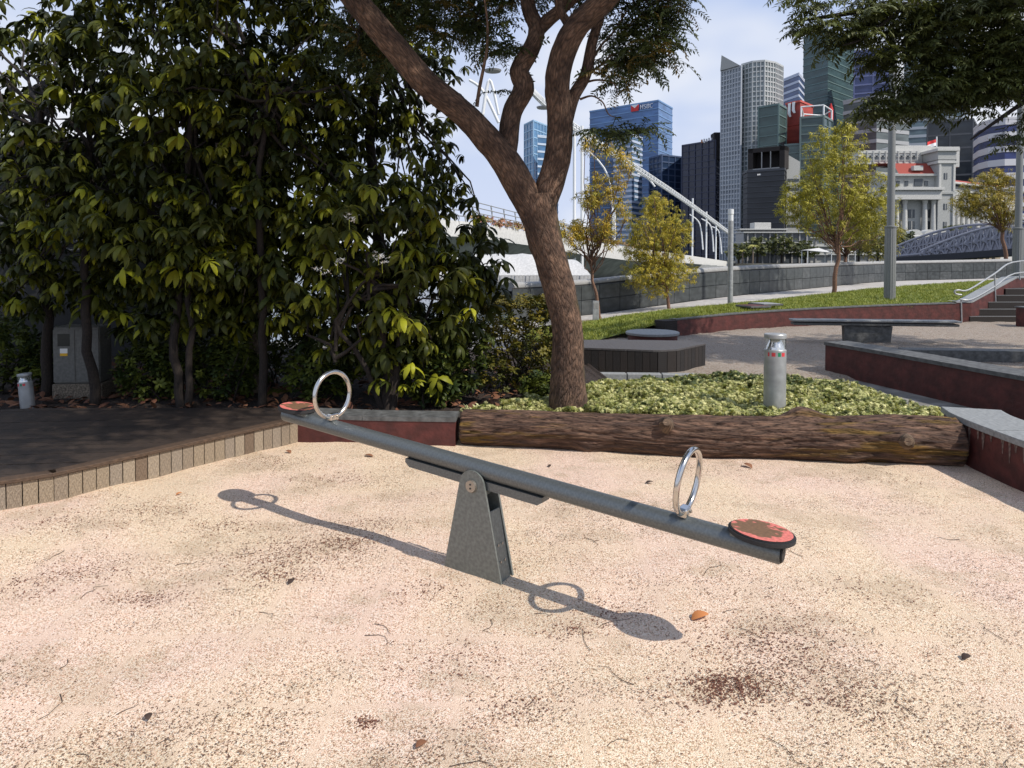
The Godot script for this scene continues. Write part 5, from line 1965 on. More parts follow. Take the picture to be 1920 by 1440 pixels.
	young_tree("tall young tree with wide yellow-green crown standing on the lawn", Vector3(10.614, 0.4, -22.857), Vector3(0.1, 1.75, 0), 1.0, [
		{"c": Vector3(10.769, 3.607, -23.2), "r": Vector3(1.8, 1.5, 1.3), "n": 800, "gap": 0.36}, {"c": Vector3(10.84, 5.113, -23.2), "r": Vector3(1.1, 1.0, 1.0), "n": 330, "gap": 0.35}, {"c": Vector3(9.704, 3.34, -23.2), "r": Vector3(0.9, 0.8, 0.8), "n": 240, "gap": 0.35}, {"c": Vector3(12.124, 3.265, -23.4), "r": Vector3(0.9, 1.2, 0.9), "n": 330, "gap": 0.3}, {"c": Vector3(11.009, 5.821, -23.2), "r": Vector3(0.4, 0.4, 0.4), "n": 60, "gap": 0.4}], 0.08, fine, lo, Color(0.48, 0.42, 0.042), 803, 1.25)
	young_tree("thin young tree rising behind the tall one by the river wall", Vector3(15.507, 0.38, -32.335), Vector3(0.05, 1.6, 0), 1.0, [
		{"c": Vector3(14.516, 3.031, -30), "r": Vector3(1.3, 1.4, 1.0), "n": 330, "gap": 0.3}, {"c": Vector3(15.905, 2.571, -30), "r": Vector3(1.0, 1.2, 1.0), "n": 260, "gap": 0.3}], 0.09, fine, Color(0.12, 0.13, 0.02), Color(0.3, 0.25, 0.03), 804, 1.5)
	young_tree("round-crowned olive tree leaning beside the far lamp post", Vector3(28.558, 0.88, -40), Vector3(-0.4, 2.6, 0), 1.0, [
		{"c": Vector3(27.469, 4.962, -40), "r": Vector3(1.7, 1.45, 1.4), "n": 620, "gap": 0.2}, {"c": Vector3(26.249, 4.564, -40), "r": Vector3(1.0, 0.8, 0.9), "n": 200, "gap": 0.25}, {"c": Vector3(28.406, 4.105, -40), "r": Vector3(0.8, 1.2, 0.9), "n": 200, "gap": 0.25}, {"c": Vector3(27.909, 6.094, -40), "r": Vector3(1.0, 0.6, 0.9), "n": 160}], 0.12, fine, Color(0.17, 0.16, 0.018), Color(0.45, 0.33, 0.035), 805, 1.7)


func lamp_pole(label: String, at: Vector3, r0: float, knee: float, r1: float, high: float) -> void:
	var t := thing("lamp_post", label, "lamp post", at, 0.0, "thick fluted lamp posts")
	var lower := Sh.new()
	# fluted shaft
	for i in 16:
		var a0 := TAU * i / 16.0
		for sub in 3:
			var p := []
			for e in 2:
				var a := a0 + TAU / 16.0 * (sub + e) / 3.0
				var rr := r0 * (1.0 - 0.06 * sin(PI * (sub + e) / 3.0))
				p.append(Vector3(cos(a) * rr, 0, -sin(a) * rr))
			lower.quad(p[0] - Vector3(0, 0.1, 0), p[1] - Vector3(0, 0.1, 0), p[1] * 0.95 + Vector3(0, knee, 0), p[0] * 0.95 + Vector3(0, knee, 0))
	part("lower_shaft", lower, M.lamp_grey, t)
	var bs := Sh.new()
	bs.lathe([Vector2(r0 * 0.88, -0.1), Vector2(r0 * 0.88, -0.005), Vector2(r0 * 1.02, 0.0)], 20)
	part("foot", bs, M.rubber, t)
	var col := Sh.new()
	col.lathe([Vector2(r0 * 0.97, knee - 0.02), Vector2(r0 * 1.02, knee), Vector2(r0 * 1.02, knee + 0.03), Vector2(r1 * 1.05, knee + 0.045)], 24)
	part("collar", col, M.lamp_grey, t)
	var up := Sh.new()
	up.lathe([Vector2(r1, knee + 0.04), Vector2(r1 * 0.85, high)], 20)
	part("upper_shaft", up, M.lamp_grey, t)
	for k in [-1, 1]:
		var arm := Sh.new()
		arm.tube([Vector3(0, high - 0.1, 0), Vector3(k * 0.4, high + 0.1, 0), Vector3(k * 0.8, high + 0.12, 0)], [0.03, 0.03, 0.025], 8)
		var ao := part("arm", arm, M.lamp_grey, t)
		var hd := Sh.new()
		hd.box(Vector3(k * 0.95, high + 0.1, 0), Vector3(0.4, 0.08, 0.22), Basis.IDENTITY, 0.02)
		part("lamp_head", hd, M.lamp_grey, ao)


# ---------------------------------------------------------------- the city across the water
func tower(label: String, foot: PackedVector2Array, top: float, glass: Color, band: Color, floor_h: float, band_h: float, mull := 0.0, rough := 0.22, category := "building") -> Node3D:
	var ct := Vector2.ZERO
	for p in foot:
		ct += p / foot.size()
	var at := Vector3(ct.x, -1.0, ct.y)
	var t := thing("tower_block", label, category, at, 0.0, "city towers across the river")
	var loc := PackedVector2Array()
	for p in foot:
		loc.append(p - ct)
	var h := top + 1.0
	var gm := mat("glass_%d" % M.size(), Color(glass.r * 1.3, glass.g * 1.3, glass.b * 1.3).linear_to_srgb(), rough, T.patch, null, Vector3(0.02, 0.05, 0.02), 0.0, 1.0, true)
	var bm := mat("band_%d" % M.size(), Color(band.r * 1.15, band.g * 1.15, band.b * 1.15).linear_to_srgb(), 0.6)
	var s := Sh.new()
	s.prism(loc, 0.0, h - 0.4)
	part("glass_wall", s, gm, t)
	var ring: PackedVector2Array = Geometry2D.offset_polygon(loc, 0.3)[0]
	var b := Sh.new()
	var y := h - 0.4 - band_h
	while y > 3.0:
		b.prism(ring, y, y + band_h, true, true)
		y -= floor_h
	b.prism(Geometry2D.offset_polygon(loc, 0.4)[0], h - 1.0, h)
	part("floor_bands", b, bm, t)
	if mull > 0.0:
		var m := Sh.new()
		for i in loc.size():
			var a := loc[i]
			var c := loc[(i + 1) % loc.size()]
			var ln := a.distance_to(c)
			var n := int(ln / mull)
			var d := (c - a).normalized()
			var bs := Basis(Vector3(d.x, 0, d.y), Vector3.UP, Vector3(d.x, 0, d.y).cross(Vector3.UP))
			for k in range(0, n + 1):
				var p := a + d * ln * k / maxf(n, 1)
				m.box(Vector3(p.x, h * 0.5, p.y), Vector3(0.5, h - 0.6, 0.9), bs)
		part("mullions", m, bm, t)
	return t


func roof_box(t: Node3D, at: Vector3, size: Vector3, m: Material, called := "plant_room") -> void:
	var s := Sh.new()
	s.box(at - t.position, size, Basis.IDENTITY, 0.1)
	part(called, s, m, t)


# a flat wall between two far points, from the ground to given heights
func build_city() -> void:
	var blue := Color(0.095, 0.2, 0.42)
	tower("slim light-blue glass tower seen in the fork of the tree", PackedVector2Array([Vector2(10.969, -620), Vector2(18.462, -600), Vector2(39.385, -640), Vector2(30.462, -660)]), 118.881, Color(0.10, 0.24, 0.42), Color(0.25, 0.40, 0.55), 7.0, 1.0, 6.0)
	tower("pale banded blue tower before the slim glass tower", PackedVector2Array([Vector2(20.677, -560), Vector2(37.708, -570), Vector2(38.769, -600), Vector2(22.692, -590)]), 99.004, Color(0.09, 0.2, 0.36), Color(0.42, 0.5, 0.6), 6.0, 1.6)
	var hs := tower("tall dark blue tower with red emblem and letters near its top", PackedVector2Array([Vector2(62.462, -560), Vector2(109.2, -520), Vector2(126.04, -548), Vector2(83.077, -600)]), 118.096, blue, Color(0.14, 0.25, 0.44), 5.2, 0.9)
	# emblem and letters on the face that looks this way
	var d := (Vector3(109.2, 0, -520) - Vector3(62.462, 0, -560)).normalized()
	var bs := Basis(d, Vector3.UP, d.cross(Vector3.UP))
	var org := Vector3(62.462, 0, -560).lerp(Vector3(109.2, 0, -520), 0.665) - hs.position + bs.z * 0.75
	org.y = 114.4 + 1.0
	for k in 2:
		var tr := Sh.new()
		var sx := 1.0 if k == 0 else -1.0
		tr.plate(PackedVector2Array([Vector2(-3.2 * sx, 2.4), Vector2(0, 0), Vector2(-3.2 * sx, -2.4)]), 0.0, 0.5)
		part("emblem", tr, M.sign_red, hs, org + bs.x * 1.0, bs)
	for k in 2:
		var tr := Sh.new()
		var sy := 1.0 if k == 0 else -1.0
		tr.plate(PackedVector2Array([Vector2(-3.2, 2.4 * sy), Vector2(0, 0), Vector2(3.2, 2.4 * sy)]), -0.05, 0.45)
		part("emblem", tr, M.sign_white if k == 0 else M.sign_red, hs, org + bs.x * 1.0, bs)
	var tx := TextMesh.new()
	var fnt := SystemFont.new()
	fnt.font_names = PackedStringArray(["Droid Sans"])
	tx.font = fnt
	tx.text = "HSBC"
	tx.font_size = 64
	tx.pixel_size = 0.07
	tx.depth = 0.4
	part("sign_lettering", tx, M.sign_white, hs, org + bs.x * 10.8, bs)
	tower("striped pale blue block in front of the tall dark blue tower", PackedVector2Array([Vector2(68.692, -470), Vector2(78.4, -455), Vector2(87.854, -470), Vector2(79.962, -495)]), 81.612, Color(0.12, 0.21, 0.34), Color(0.40, 0.46, 0.58), 3.6, 1.5)
	tower("low blue block at the foot of the tall dark blue tower", PackedVector2Array([Vector2(54.646, -480), Vector2(72.308, -470), Vector2(78.846, -500), Vector2(59.046, -505)]), 67.419, Color(0.05, 0.11, 0.22), Color(0.09, 0.15, 0.28), 4.0, 0.8)
	tower("lower dark blue twin block beside the tall dark blue tower", PackedVector2Array([Vector2(92.915, -470), Vector2(98, -455), Vector2(113.031, -465), Vector2(111.538, -500)]), 68.173, Color(0.03, 0.055, 0.115), Color(0.055, 0.085, 0.16), 4.2, 0.7, 5.0)
	var pw := tower("near-black office block with small orange and white roof sign", PackedVector2Array([Vector2(107.631, -440), Vector2(122.769, -420), Vector2(132.677, -440), Vector2(118.038, -465)]), 71.773, Color(0.016, 0.022, 0.05), Color(0.032, 0.038, 0.07), 3.8, 0.6, 4.2)
	roof_box(pw, Vector3(125.01, 68.178, -424), Vector3(6, 16, 8), M.slat_0, "stair_tower")
	for k in 6:
		roof_box(pw, Vector3(115.571, 71.41, -424) + Vector3(k * 1.45, 0.28 * k, 0), Vector3(0.95, 2.1 + 0.5 * (k % 2), 0.5), M.sign_white if k > 0 else M.awning_orange, "sign_letter")
	# tall curved grey tower: blade and drum
	var bl := tower("tall pale grey tower with slanting pointed top", PackedVector2Array([Vector2(120, -400), Vector2(127.443, -388), Vector2(138.6, -420), Vector2(129.462, -425)]), 107.55, Color(0.25, 0.29, 0.335), Color(0.36, 0.385, 0.42), 2.7, 0.7, 1.9)
	var wd := Sh.new()
	var hw := 116.169
	var p0 := Vector3(118.965, 109.445, -399) - bl.position
	var p1 := Vector3(126.368, 106.366, -387.6) - bl.position
	var q0 := Vector3(129.462, 0, -425) - bl.position
	var q1 := Vector3(138.6, 0, -420) - bl.position
	p0.y = 107.55 + 0.9
	p1.y = p0.y
	q0.y = p0.y
	q1.y = p0.y
	var up := Vector3(0, hw - 107.55, 0)
	wd.tri(p0, p1, p0 + up + (p1 - p0) * 0.06)
	wd.tri(q1, q0, q0 + up)
	wd.quad(p1, q1, q0 + up, p0 + up + (p1 - p0) * 0.06)
	wd.quad(q0, p0, p0 + up + (p1 - p0) * 0.06, q0 + up)
	part("roof_wedge", wd, M.stone_grey, bl)
	tower("tall grey-green ribbed tower joined to the pointed one", PackedVector2Array([Vector2(129.058, -392), Vector2(133.022, -386), Vector2(138.831, -384), Vector2(146.246, -388), Vector2(153.526, -396), Vector2(166.046, -430), Vector2(140.577, -425)]), 109.433, Color(0.21, 0.25, 0.26), Color(0.36, 0.38, 0.385), 2.7, 0.7, 1.8)
	tower("blue tower with white floor stripes behind the ribbed tower", PackedVector2Array([Vector2(200.8, -520), Vector2(205.385, -500), Vector2(217.6, -520), Vector2(215.904, -545)]), 132.95, Color(0.06, 0.10, 0.22), Color(0.42, 0.46, 0.55), 5.0, 1.7)
	tower("green glass block with pale corner post before the ribbed tower", PackedVector2Array([Vector2(127.385, -360), Vector2(134.572, -352), Vector2(142.294, -362), Vector2(140.308, -380)]), 78.713, Color(0.06, 0.105, 0.10), Color(0.10, 0.15, 0.145), 5.0, 0.5, 8.0)
	var rd := tower("red block with white curved emblem on its top", PackedVector2Array([Vector2(146.225, -372), Vector2(150.773, -365), Vector2(163.122, -378), Vector2(159.815, -392)]), 83.176, Color(0.40, 0.06, 0.045), Color(0.43, 0.075, 0.055), 12.0, 0.15, 0.0, 0.7)
	var ea := Vector3(146.225, 0, -372) - rd.position
	var ed := (Vector3(150.773, 0, -365) - Vector3(146.225, 0, -372)).normalized()
	var ebs := Basis(ed, Vector3.UP, ed.cross(Vector3.UP))
	for k in 2:
		var em := Sh.new()
		var hh := [3.6, 2.9][k] as float
		var o := PackedVector2Array([Vector2(-0.6, hh), Vector2(0.9, hh), Vector2(0.8, -hh * 0.5), Vector2(1.3, -hh), Vector2(0.2, -hh), Vector2(-0.7, -hh * 0.5)])
		em.plate(o, 0.0, 0.4)
		var eo: Vector3 = ea + ed * (2.4 + k * 2.5) + ebs.z * 0.6
		eo.y = 78.856 + 1.0 + k * 0.9
		part("emblem", em, M.sign_white, rd, eo, ebs)
	var gb := tower("green glass block with open white roof frame", PackedVector2Array([Vector2(140.708, -340), Vector2(150.166, -336), Vector2(159.812, -348), Vector2(161.508, -362), Vector2(149.258, -358)]), 69.524, Color(0.06, 0.10, 0.098), Color(0.11, 0.15, 0.145), 4.0, 0.5, 6.0)
	tower("low green glass block below the red block", PackedVector2Array([Vector2(135.346, -345), Vector2(141.798, -342), Vector2(147.877, -356), Vector2(141.548, -358)]), 57.058, Color(0.06, 0.10, 0.098), Color(0.11, 0.15, 0.145), 4.0, 0.5, 6.0)
	var corners := [Vector3(140.969, 0, -340), Vector3(150.166, 0, -336), Vector3(159.545, 0, -348), Vector3(161.062, 0, -361), Vector3(149.116, 0, -357)]
	for k in corners.size():
		var fr := Sh.new()
		var a: Vector3 = corners[k] - gb.position
		var b2: Vector3 = corners[(k + 1) % corners.size()] - gb.position
		a.y = 74.259 + 1.0
		b2.y = a.y
		fr.rod(a, b2, 0.35)
		fr.rod(a, Vector3(a.x, 69.524, a.z), 0.4)
		part("roof_frame", fr, M.white_steel, gb)
	var spike := Sh.new()
	var sp := Vector3(160.974, 75.64, -352) - gb.position
	spike.tube([sp - Vector3(0, 8, 0), sp, sp + Vector3(0, 3, 0)], [1.1, 1.1, 0.2], 10)
	part("vent_stack", spike, M.sign_red, gb)
	# dark hotel with open top floor
	var dh := tower("dark grey block with three open bays and small white sign", PackedVector2Array([Vector2(109.662, -330), Vector2(108.985, -322), Vector2(122.16, -312), Vector2(130.477, -330), Vector2(118.462, -350)]), 41.153, Color(0.035, 0.038, 0.045), Color(0.05, 0.053, 0.062), 2.4, 0.25, 0.0, 0.5)
	var ha := Vector3(108.985, 0, -322) - dh.position
	var hb := Vector3(122.16, 0, -312) - dh.position
	var hd := (hb - ha).normalized()
	var hbs := Basis(hd, Vector3.UP, hd.cross(Vector3.UP))
	var hl := ha.distance_to(hb)
	var y0 := 41.153 + 1.0
	var y1 := 51.151 + 1.0
	for q in [[0.07, 0.14, 6.0, 0.0, 1.0, "slat_1", "pier"], [0.93, 0.14, 6.0, 0.0, 1.0, "slat_1", "pier"], [0.38, 0.025, 0.7, 0.0, 0.82, "coping", "post"], [0.62, 0.025, 0.7, 0.0, 0.82, "coping", "post"], [0.5, 1.0, 7.0, 0.8, 1.0, "slat_1", "roof_slab"], [0.5, 0.98, 0.3, 0.0, 0.06, "coping", "railing"]]:
		var bx := Sh.new()
		var dep: float = q[2]
		var ctr: Vector3 = ha + hd * hl * float(q[0]) - hbs.z * (dep * 0.5 + 0.3)
		ctr.y = lerpf(y0, y1, (float(q[3]) + float(q[4])) * 0.5)
		bx.box(ctr, Vector3(hl * float(q[1]), (y1 - y0) * (float(q[4]) - float(q[3])), dep), hbs, 0.05)
		part(q[6], bx, M[q[5]], dh)
	var rw := Sh.new()
	var rc := ha + hd * hl * 0.5 - hbs.z * 6.5
	rc.y = (y0 + y1) * 0.5
	rw.box(rc, Vector3(hl * 0.99, y1 - y0 - 0.5, 0.6), hbs)
	part("recess_wall", rw, M.slat_2, dh)
	var la := Vector3(112.353, 38.752, -318.6)
	for k in 13:
		if k != 4:
			roof_box(dh, la + Vector3(k * 0.62, k * 0.085, -k * 0.09 + 0.6), Vector3(0.42, 0.75, 0.2), M.sign_white, "sign_letter")
	roof_box(dh, la + Vector3(3.6, 2.0, 0.3), Vector3(1.6, 0.6, 0.2), M.sign_white, "emblem")
	var wt := thing("white_wedge_building", "pale wedge-roofed building right of the dark grey block", "building", Vector3(129.231, 0, -320))
	var wq := Sh.new()
	wq.plate(PackedVector2Array([Vector2(-2.9, -1), Vector2(3.2, -1), Vector2(3.2, 44.973), Vector2(-2.9, 48.419)]), -14, 0)
	part("wall", wq, M.stone_grey, wt)
	for k in 9:
		var v := Sh.new()
		v.box(Vector3(0.2, 3.0 + k * 4.2, 0.1), Vector3(5.2, 1.1, 0.3))
		part("window", v, M.window_far, wt)
	tower("tall green tower with dark side and light banded side", PackedVector2Array([Vector2(233.477, -560), Vector2(244.246, -540), Vector2(282.635, -575), Vector2(286.154, -620)]), 176.888, Color(0.055, 0.10, 0.105), Color(0.085, 0.14, 0.14), 5.6, 0.8)
	var dk := Sh.new()
	tower("tall blue tower with white edge trim behind the green one", PackedVector2Array([Vector2(245, -500), Vector2(266.862, -490), Vector2(290.277, -530), Vector2(263.385, -535)]), 148.493, Color(0.06, 0.08, 0.20), Color(0.13, 0.15, 0.28), 6.0, 1.0, 9.0)
	tower("broad grey-green office block left of the thick lamp post", PackedVector2Array([Vector2(190.154, -400), Vector2(201.385, -385), Vector2(224.846, -395), Vector2(241.462, -430), Vector2(208.385, -430)]), 90.75, Color(0.12, 0.145, 0.15), Color(0.30, 0.31, 0.32), 6.0, 2.0)
	tower("tall pale tower half hidden by hanging feathery leaves", PackedVector2Array([Vector2(314.462, -560), Vector2(352.154, -545), Vector2(385.769, -590), Vector2(341.538, -600)]), 196.265, Color(0.13, 0.19, 0.22), Color(0.34, 0.38, 0.42), 6.5, 2.2)
	tower("dark slab block behind the flag of the white columned building", PackedVector2Array([Vector2(250.385, -420), Vector2(271.231, -410), Vector2(294.462, -440), Vector2(268.712, -445)]), 82.662, Color(0.035, 0.042, 0.05), Color(0.07, 0.075, 0.085), 8.0, 1.0, 8.0)
	tower("curved white building with blue window bands by the far lamp post", PackedVector2Array([Vector2(228.762, -345), Vector2(222.695, -332), Vector2(221.131, -323), Vector2(224.338, -317), Vector2(235.038, -315), Vector2(253.538, -320), Vector2(283.846, -360), Vector2(247.615, -370)]), 64.761, Color(0.035, 0.05, 0.16), Color(0.50, 0.50, 0.52), 6.2, 3.0)


# ---------------------------------------------------------------- white columned building with red roof
func build_grand_hotel() -> void:
	var D := 250.0
	var t := thing("columned_building", "white columned building with red roof and flag across the river", "building", Vector3(152.885, 0, -250))
	var o := t.position
	var B := func(a: Vector3, size: Vector3, m: Material, called: String, par: Node = null) -> MeshInstance3D:
		var s := Sh.new()
		s.box(a, size, Basis.IDENTITY, 0.05)
		return part(called, s, m, t if par == null else par)
	# front block: local x 0 is its right corner pavilion's left side; one pixel is about 0.19 m
	var k := 0.192
	var base := -1.0
	var Y := func(py: float) -> float: return 1.65 + (480.0 - py) * k
	B.call(Vector3(-9.5, (Y.call(375.0) + base) / 2, -6), Vector3(19, Y.call(375.0) - base, 8), M.stone_grey, "wall")
	B.call(Vector3(-9.5, (Y.call(355.0) + Y.call(375.0)) / 2, -4), Vector3(20, Y.call(355.0) - Y.call(375.0), 12), M.stone_white, "entablature")
	B.call(Vector3(-9.5, Y.call(355.0), -3.6), Vector3(20.8, 1.0, 13.0), M.stone_white, "cornice")
	B.call(Vector3(-9.5, (Y.call(355.0) + Y.call(330.0)) / 2, -6), Vector3(19, Y.call(330.0) - Y.call(355.0), 9), M.stone_grey, "attic")
	B.call(Vector3(-9.5, Y.call(328.0), -5.6), Vector3(20, 0.8, 11), M.stone_grey, "attic_cornice")
	# red roof slope
	var rf := Sh.new()
	var y0: float = Y.call(326.0)
	var y1: float = Y.call(303.0)
	rf.quad(Vector3(-13, y0, -1.5), Vector3(0.3, y0, -1.5), Vector3(0.3, y1, -5.5), Vector3(-13, y1, -5.5))
	rf.quad(Vector3(-19, y1, -5.5), Vector3(0.3, y1, -5.5), Vector3(0.3, y1, -14), Vector3(-19, y1, -14))
	var roof := part("roof", rf, M.roof_red, t)
	B.call(Vector3(-6, (y0 + y1) / 2, -2.4), Vector3(3.4, 1.7, 2.0), M.stone_white, "dormer", roof)
	# upper storeys set back
	B.call(Vector3(-14, (Y.call(303.0) + Y.call(277.0)) / 2, -12), Vector3(22, Y.call(277.0) - Y.call(303.0), 10), M.stone_white, "upper_storey")
	B.call(Vector3(-4, (Y.call(303.0) + Y.call(266.0)) / 2, -14), Vector3(14, Y.call(266.0) - Y.call(303.0), 10), M.stone_white, "upper_storey")
	for i in 3:
		B.call(Vector3(-14, Y.call(282.0 + i * 7), -7.2), Vector3(22.4, 0.35, 0.9), M.stone_grey, "string_course")
	# columns of the front
	for x in [-17.2, -14.2, -11.2, -4.0, -0.9]:
		var s := Sh.new()
		s.lathe([Vector2(1.0, Y.call(437.0)), Vector2(0.95, Y.call(434.0)), Vector2(0.72, Y.call(382.0)), Vector2(0.95, Y.call(379.0)), Vector2(0.95, Y.call(375.0))], 14, Vector3(x, 0, -0.6))
		part("column", s, M.stone_white, t)
	for x in [-15.6, -8.0, -2.4]:
		for i in 2:
			var w := B.call(Vector3(x, Y.call(400.0 + i * 22), -1.95), Vector3(2.2, 3.0, 0.4), M.window_far, "window") as Node
			B.call(Vector3(x, Y.call(400.0 + i * 22), -1.72), Vector3(0.25, 3.0, 0.1), M.stone_white, "frame", w)
	B.call(Vector3(-6.0, Y.call(342.0), -1.4), Vector3(3.0, 2.6, 0.4), M.window_far, "window")
	for x in [-16.5, -13.4, -10.3, -3.2]:
		var w2 := B.call(Vector3(x, Y.call(343.0), -1.35), Vector3(1.2, 1.9, 0.3), M.window_far, "window") as Node
		B.call(Vector3(x, Y.call(337.5), -1.2), Vector3(1.9, 0.3, 0.5), M.stone_white, "hood", w2)
	for i in 9:
		B.call(Vector3(-23.0 + i * 2.3, Y.call(291.0), -6.9), Vector3(0.9, 1.7, 0.3), M.window_far, "window")
		B.call(Vector3(-21.85 + i * 2.3, Y.call(290.0), -6.9), Vector3(0.5, 4.4, 0.5), M.stone_grey, "pilaster")
	for i in 22:
		B.call(Vector3(-19.2 + i * 0.92, Y.call(358.5), 2.3), Vector3(0.4, 0.45, 0.5), M.stone_grey, "dentil")
	for x in [0.5, 5.6]:
		B.call(Vector3(x, Y.call(333.0), 0.6), Vector3(0.8, Y.call(308.0) - Y.call(359.0), 0.5), M.stone_white, "pilaster")
	# corner pavilion
	B.call(Vector3(3.0, (Y.call(300.0) + base) / 2, -4), Vector3(6.0, Y.call(300.0) - base, 9), M.stone_grey, "pavilion")
	B.call(Vector3(3.0, Y.call(305.0), -4), Vector3(7.2, 0.9, 10.2), M.stone_white, "cornice")
	B.call(Vector3(3.0, (Y.call(283.0) + Y.call(300.0)) / 2, -4), Vector3(6.6, Y.call(283.0) - Y.call(300.0), 9.4), M.stone_grey, "pavilion_top")
	B.call(Vector3(3.0, Y.call(282.0), -4), Vector3(8.0, 1.0, 11), M.stone_white, "cornice")
	B.call(Vector3(3.0, Y.call(362.0), -4), Vector3(6.8, 0.9, 9.9), M.stone_grey, "cornice")
	for y in [331.0, 388.0, 422.0]:
		var w := B.call(Vector3(2.6, Y.call(y), 0.45), Vector3(1.3, 2.3, 0.3), M.window_far, "window") as Node
		B.call(Vector3(2.6, Y.call(y), 0.62), Vector3(0.2, 2.3, 0.1), M.stone_white, "frame", w)
	B.call(Vector3(5.55, Y.call(400.0), 0.6), Vector3(0.9, Y.call(365.0) - Y.call(437.0), 0.8), M.stone_white, "pilaster")
	# long side wing going back to the right
	var dr := (Vector3(57, 0, -37)).normalized()
	var bs := Basis(dr, Vector3.UP, dr.cross(Vector3.UP))
	var wing := Sh.new()
	wing.box(Vector3(6.0, 0, -8) + dr * 34 + Vector3.UP * (Y.call(360.0) + base) / 2 - bs.z * 6, Vector3(66, Y.call(360.0) - base, 10), bs, 0.05)
	var wo := part("side_wing", wing, M.stone_white, t)
	var wr := Sh.new()
	wr.box(Vector3(6.0, 0, -8) + dr * 34 + Vector3.UP * Y.call(350.0) - bs.z * 6, Vector3(66, 4.0, 9), bs, 0.6)
	part("attic", wr, M.stone_grey, wo)
	var rr := Sh.new()
	var ra := Vector3(6.0, Y.call(337.0), -8) + dr * 1.0 - bs.z * 0.6
	rr.quad(ra, ra + dr * 64, ra + dr * 64 + Vector3(0, 2.6, 0) - bs.z * 5, ra + Vector3(0, 2.6, 0) - bs.z * 5)
	part("side_roof", rr, M.roof_red, wo)
	var pr := Sh.new()
	pr.box(ra + dr * 32 + Vector3(0, 0.4, 0) + bs.z * 0.2, Vector3(65, 0.8, 1.2), bs, 0.1)
	part("parapet", pr, M.stone_white, wo)
	for i in 16:
		var s := Sh.new()
		s.lathe([Vector2(1.0, Y.call(437.0)), Vector2(0.8, Y.call(385.0)), Vector2(1.0, Y.call(380.0))], 10, Vector3(6.0, 0, -8) + dr * (3.0 + i * 4.0) + bs.z * 0.9)
		part("column", s, M.stone_white, wo)
	# tower storey and gilded rail behind the pavilion
	B.call(Vector3(10, (Y.call(262.0) + Y.call(305.0)) / 2, -22), Vector3(15, Y.call(270.0) - Y.call(310.0), 14), M.stone_white, "tower_storey")
	B.call(Vector3(10, Y.call(269.0), -15.5), Vector3(14, 1.0, 0.8), M.sticker_yellow, "balustrade")
	for i in 7:
		B.call(Vector3(5.0 + i * 1.8, Y.call(291.0), -14.9), Vector3(0.8, 2.4, 0.2), M.window_far, "window")
	# flag
	var fl := thing("flag", "red and white flag on a white pole above the columned building", "flag", o + Vector3(10.5, 0, -18))
	var ps := Sh.new()
	ps.rod(Vector3(0, Y.call(285.0), 0), Vector3(0, Y.call(241.0), 0), 0.22)
	part("pole", ps, M.white_steel, fl)
	for j in 2:
		var rows := []
		for i in 9:
			var x := -0.3 - i * 0.42
			var y: float = Y.call(246.0) - i * 0.14 - j * 1.25
			rows.append([Vector3(x, y, 0.25 * sin(i * 0.9)), Vector3(x, y - 1.25, 0.25 * sin(i * 0.9 + 0.4))])
		var cl := Sh.new()
		cl.sheet(rows, [])
		part("red_half" if j == 0 else "white_half", cl, M.sign_red if j == 0 else M.sign_white, fl)
	# small white pavilions at the water's edge
	for i in 3:
		var px: float = [1712.0, 1738.0, 1763.0][i]
		var pv := thing("white_pavilion", ["white arched gatehouse before the columned building, nearest the red-stemmed trees", "middle white arched gatehouse before the columned building", "white arched gatehouse beside the old bridge's lattice"][i], "pavilion", Vector3((px - 960) / 1300.0 * 215, -1.0, -215), 0.0, "white gatehouses at the old bridge")
		var s := Sh.new()
		for x in [-1.6, 1.6]:
			s.box(Vector3(x, 4.2, 0), Vector3(0.7, 8.4, 3.0), Basis.IDENTITY, 0.1)
		part("pier", s, M.stone_white, pv)
		s = Sh.new()
		s.box(Vector3(0, 8.6, 0), Vector3(4.6, 0.7, 3.8), Basis.IDENTITY, 0.15)
		part("cornice", s, M.stone_white, pv)
		s = Sh.new()
		s.tube([Vector3(0, 8.9, -1.6), Vector3(0, 8.9, 1.6)], [1.9, 1.9], 20)
		part("vault", s, M.stone_white, pv)
		s = Sh.new()
		s.box(Vector3(0, 3.6, -0.6), Vector3(2.4, 7.0, 0.4))
		part("opening", s, M.stone_grey, pv)


